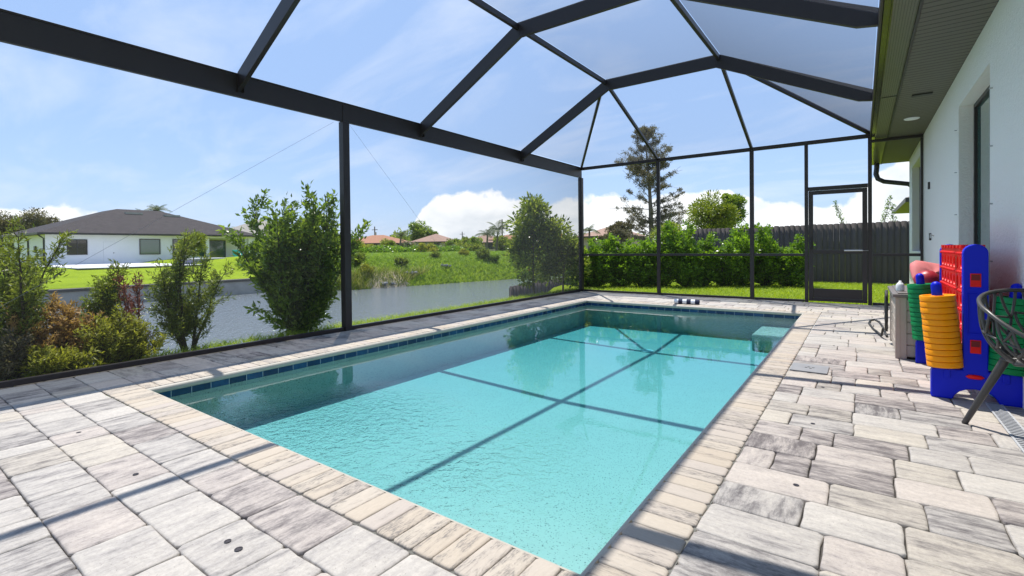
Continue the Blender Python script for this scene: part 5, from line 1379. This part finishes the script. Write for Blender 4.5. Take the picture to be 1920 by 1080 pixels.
broad_tree('garden_tree', 'grey green tree between hedge and tall pine', gat(1262, 26, -0.1), 2.7, (0, 0, 1.7), (1.2, 1.2, 0.9), 6000, (0.12, 0.05), 'leaf_podo', 43, 24, trunk_r=0.08)
for i, (px, ht, lab) in enumerate([(1590, 2.62, 'tall thin leafy shoot standing above the fence behind the door'), (1655, 2.62, 'small pointed sapling above the fence right of the door'), (1680, 2.35, 'little twiggy sapling beside the neighbour eave')]):
    x, y, _ = gat(px, 16.6); root = shrub('sapling', lab, 'sapling', (x, y, -0.05), ht+0.15, 0.4, 1, 26, 12, (0.07, 0.025), 'leaf_dark', seed=50+i, lean=0.05, twl=0.25, base=0.6)
# left skyline behind the white house
for i, (px, d, hh, r, lab) in enumerate([(-8, 72, 8.0, 3.0, 'dark airy tree at the left edge behind the white house'), (32, 74, 7.6, 2.4, 'second dark airy tree from the left edge'), (62, 74, 8.2, 2.0, 'tall dark airy tree left of the roof slope'), (88, 76, 7.5, 1.7, 'thin dark tree just left of the roof slope'), (117, 78, 6.9, 1.3, 'small dark tree topping the left roof slope')]):
    broad_tree('skyline_tree', lab, gat(px, d, -0.2), hh, (0, 0, hh*0.62), (r, r, hh*0.33), 4200, (0.34, 0.13), 'leaf_brown', 60+i, 26, 'trees behind the white house', trunk_r=0.2)
palm('palm_tree', 'palm crown rising behind the brown roof ridge', gat(290, 70, -0.2), 7.2, 1.9, 18, seed=70)
palm('palm_tree', 'smaller palm crown left of the other behind the roof', gat(262, 72, -0.2), 6.9, 1.3, 12, seed=71)
palm('palm_tree', 'tiny palm between the brown and grey roofs', gat(449, 80, -0.2), 4.6, 1.3, 12, seed=72)
palm('palm_tree', 'wind bent palm in front of the orange roof', gat(748, 62, 0.2), 2.6, 1.3, 13, seed=73, lean=0.1)
palm('palm_tree', 'drooping palm right of the bent one by the orange roof', gat(764, 63, 0.2), 1.6, 1.2, 11, seed=74, lean=-0.1)
palm('palm_tree', 'palm left of the tall bush, nearer of a pair', gat(912, 60, 0.1), 2.7, 1.7, 14, seed=75)
palm('palm_tree', 'taller palm left of the tall bush', gat(930, 62, 0.1), 3.4, 1.9, 16, seed=76)
palm('palm_tree', 'palm right of the corner post above the hedge', gat(1104, 55, 0.0), 3.0, 1.5, 14, seed=77)
palm('palm_tree', 'low yellowish palm in front of the tan roof', gat(790, 60, 0.3), 0.9, 1.4, 12, seed=78)
palm('palm_tree', 'low palm left of the tan roof', gat(838, 62, 0.3), 0.9, 1.4, 12, seed=79)
broad_tree('round_topped_tree', 'dark leafy tree behind the tan roof', gat(785, 104, 0), 6.6, (0, 0, 4.6), (2.5, 2.5, 2.0), 6000, (0.4, 0.2), 'leaf_dark', 80, 22, trunk_r=0.25)
broad_tree('round_topped_tree', 'smaller dark tree right of the other behind the tan roof', gat(806, 104, 0), 4.8, (0, 0, 3.4), (2.0, 2.0, 1.4), 4500, (0.4, 0.2), 'leaf_dark', 81, 20, trunk_r=0.2)
broad_tree('garden_tree', 'dark open tree left of the tall pine', gat(1165, 46, 0), 3.6, (0, 0, 2.6), (1.3, 1.3, 1.0), 3500, (0.2, 0.1), 'leaf_brown', 82, 22, trunk_r=0.1)
broad_tree('garden_tree', 'dark low tree beside the palm over the hedge', gat(1140, 50, 0), 2.6, (0, 0, 1.9), (1.1, 1.1, 0.7), 2500, (0.2, 0.1), 'leaf_brown', 83, 16, trunk_r=0.1)
for i, (px, d, lab) in enumerate([(690, 58, 'yellow green bush below the left end of the orange roof'), (668, 57, 'lime bush beside the dark cage post far away'), (868, 66, 'green bush right of the tan roof'), (888, 64, 'pale flowering bush by the low tan house'), (800, 58, 'yellow green bush before the tan roof')]):
    broad_tree('far_bush', lab, gat(px, d, 0.1), 1.5, (0, 0, 1.0), (1.5, 1.5, 0.75), 3500, (0.22, 0.1), 'leaf_yellow' if i in (0, 1, 4) else 'leaf_podo', 90+i, 20, 'bushes before the far houses', 'bush', 0.08)
g_ = random.Random(8)
for i, (px, d, r, m_, lab) in enumerate([(876, 72, 1.5, 'leaf_podo', 'rounded tree between the low tan houses'), (893, 70, 1.3, 'leaf_dark', 'dark tree left of the pair of palms'), (948, 66, 1.6, 'leaf_podo', 'leafy tree behind the palms by the tall bush'), (850, 74, 1.2, 'leaf_dark', 'small dark tree right of the tan roof'), (728, 70, 1.0, 'leaf_podo', 'small tree before the middle of the orange roof'), (668, 66, 1.5, 'leaf_yellow', 'yellowish tree at the left end of the orange roof')]):
    broad_tree('garden_tree', lab, gat(px, d, 0.1), 2.6, (0, 0, 1.5), (r*1.2, r*1.2, r*0.8), 3200, (0.26, 0.12), m_, 120+i, 20, 'trees before the far houses', 'tree', 0.08)
for i, (px, d, h_, m_, lab) in enumerate([(688, 33, 0.8, 'leaf_yellow', 'yellowish scrub bush left of the sand patch'), (668, 34, 1.0, 'leaf_podo', 'green scrub bush beside the cage post on the far bank'), (752, 36, 0.6, 'leaf_podo', 'low scrub bush right of the sand patch'), (905, 42, 1.0, 'leaf_podo', 'upright dark scrub bush on the bank near the tall bush'), (925, 42, 0.7, 'leaf_dark', 'low dark scrub bush near the tall bush'), (870, 43, 0.6, 'leaf_yellow', 'small pale scrub bush on the middle bank'), (815, 40, 0.5, 'leaf_podo', 'small green scrub bush on the middle bank')]):
    x, y, _ = ground_at(px, d)
    shrub('bank_bush', lab, 'bush', (x, y, height(x, y)-0.05), h_, h_*1.3, 7, 10, 26, (0.16, 0.07), m_, seed=140+i, lean=0.7, twl=0.4, group='scrub bushes on the far bank')
def far_hedge():
    g = np.random.default_rng(4)
    a, c = np.array(gat(655, 53)), np.array(gat(866, 62)); n = 26000; t = g.random(n); P = a+(c-a)*t[:, None]+g.normal(size=(n, 3))*[0.5, 0.5, 0]; top = 1.0+0.25*np.sin(t*37)+0.2*np.sin(t*91); P[:, 2] = 0.1+g.random(n)**0.7*top
    root = empty('far_hedge', a.tolist()); tag(root, 'long low dark green hedge at the top of the far bank', 'hedge'); leaves_mesh('foliage', P-a, unit(g.normal(size=(n, 3))), 0.24, 0.12, M['leaf_hedge'], root)
    # distant tree line, one mass
    n = 60000; px = g.random(n)*2700-350; d = 125+g.random(n)*60; lump = 2.6+1.3*np.sin(px/23.)+0.9*np.sin(px/9.1+1)+0.7*np.sin(px/51.)+g.normal(size=n)*0.25
    r = FW[None, :]+RT[None, :]*((px-960)/_f)[:, None]; P = CAM[None, :]+r*d[:, None]; P[:, 2] = g.random(n)**0.6*np.maximum(lump, 0.8)*1.15
    o = leaves_mesh('distant_tree_line', P, unit(g.normal(size=(n, 3))), 1.3, 0.7, M['leaf_podo'], None); tag(o, 'low far tree line along the horizon', 'tree line', kind='stuff')
far_hedge()
def utility_pole(px, d, h, lab):
    root = empty('utility_pole', gat(px, d, -0.3)); tag(root, lab, 'utility pole')
    b = MB(); b.tube([(0, 0, 0), (0, 0, h)], [0.17, 0.11], 8); b.build('pole', M['pole'], root)
    b = MB(); b.box(-0.9, 0.9, -0.06, 0.06, h-0.75, h-0.62); b.build('cross_arm', M['pole'], root)
    b = MB(); b.tube([(0.28, 0, h-1.9), (0.28, 0, h-1.2)], 0.2, 10); b.build('transformer', M['concrete'], root)
utility_pole(703, 105, 6.3, 'utility pole above the orange roof')
utility_pole(942, 95, 7.0, 'utility pole left of the tall bush')
utility_pole(867, 140, 6.2, 'small distant utility pole between the roofs')
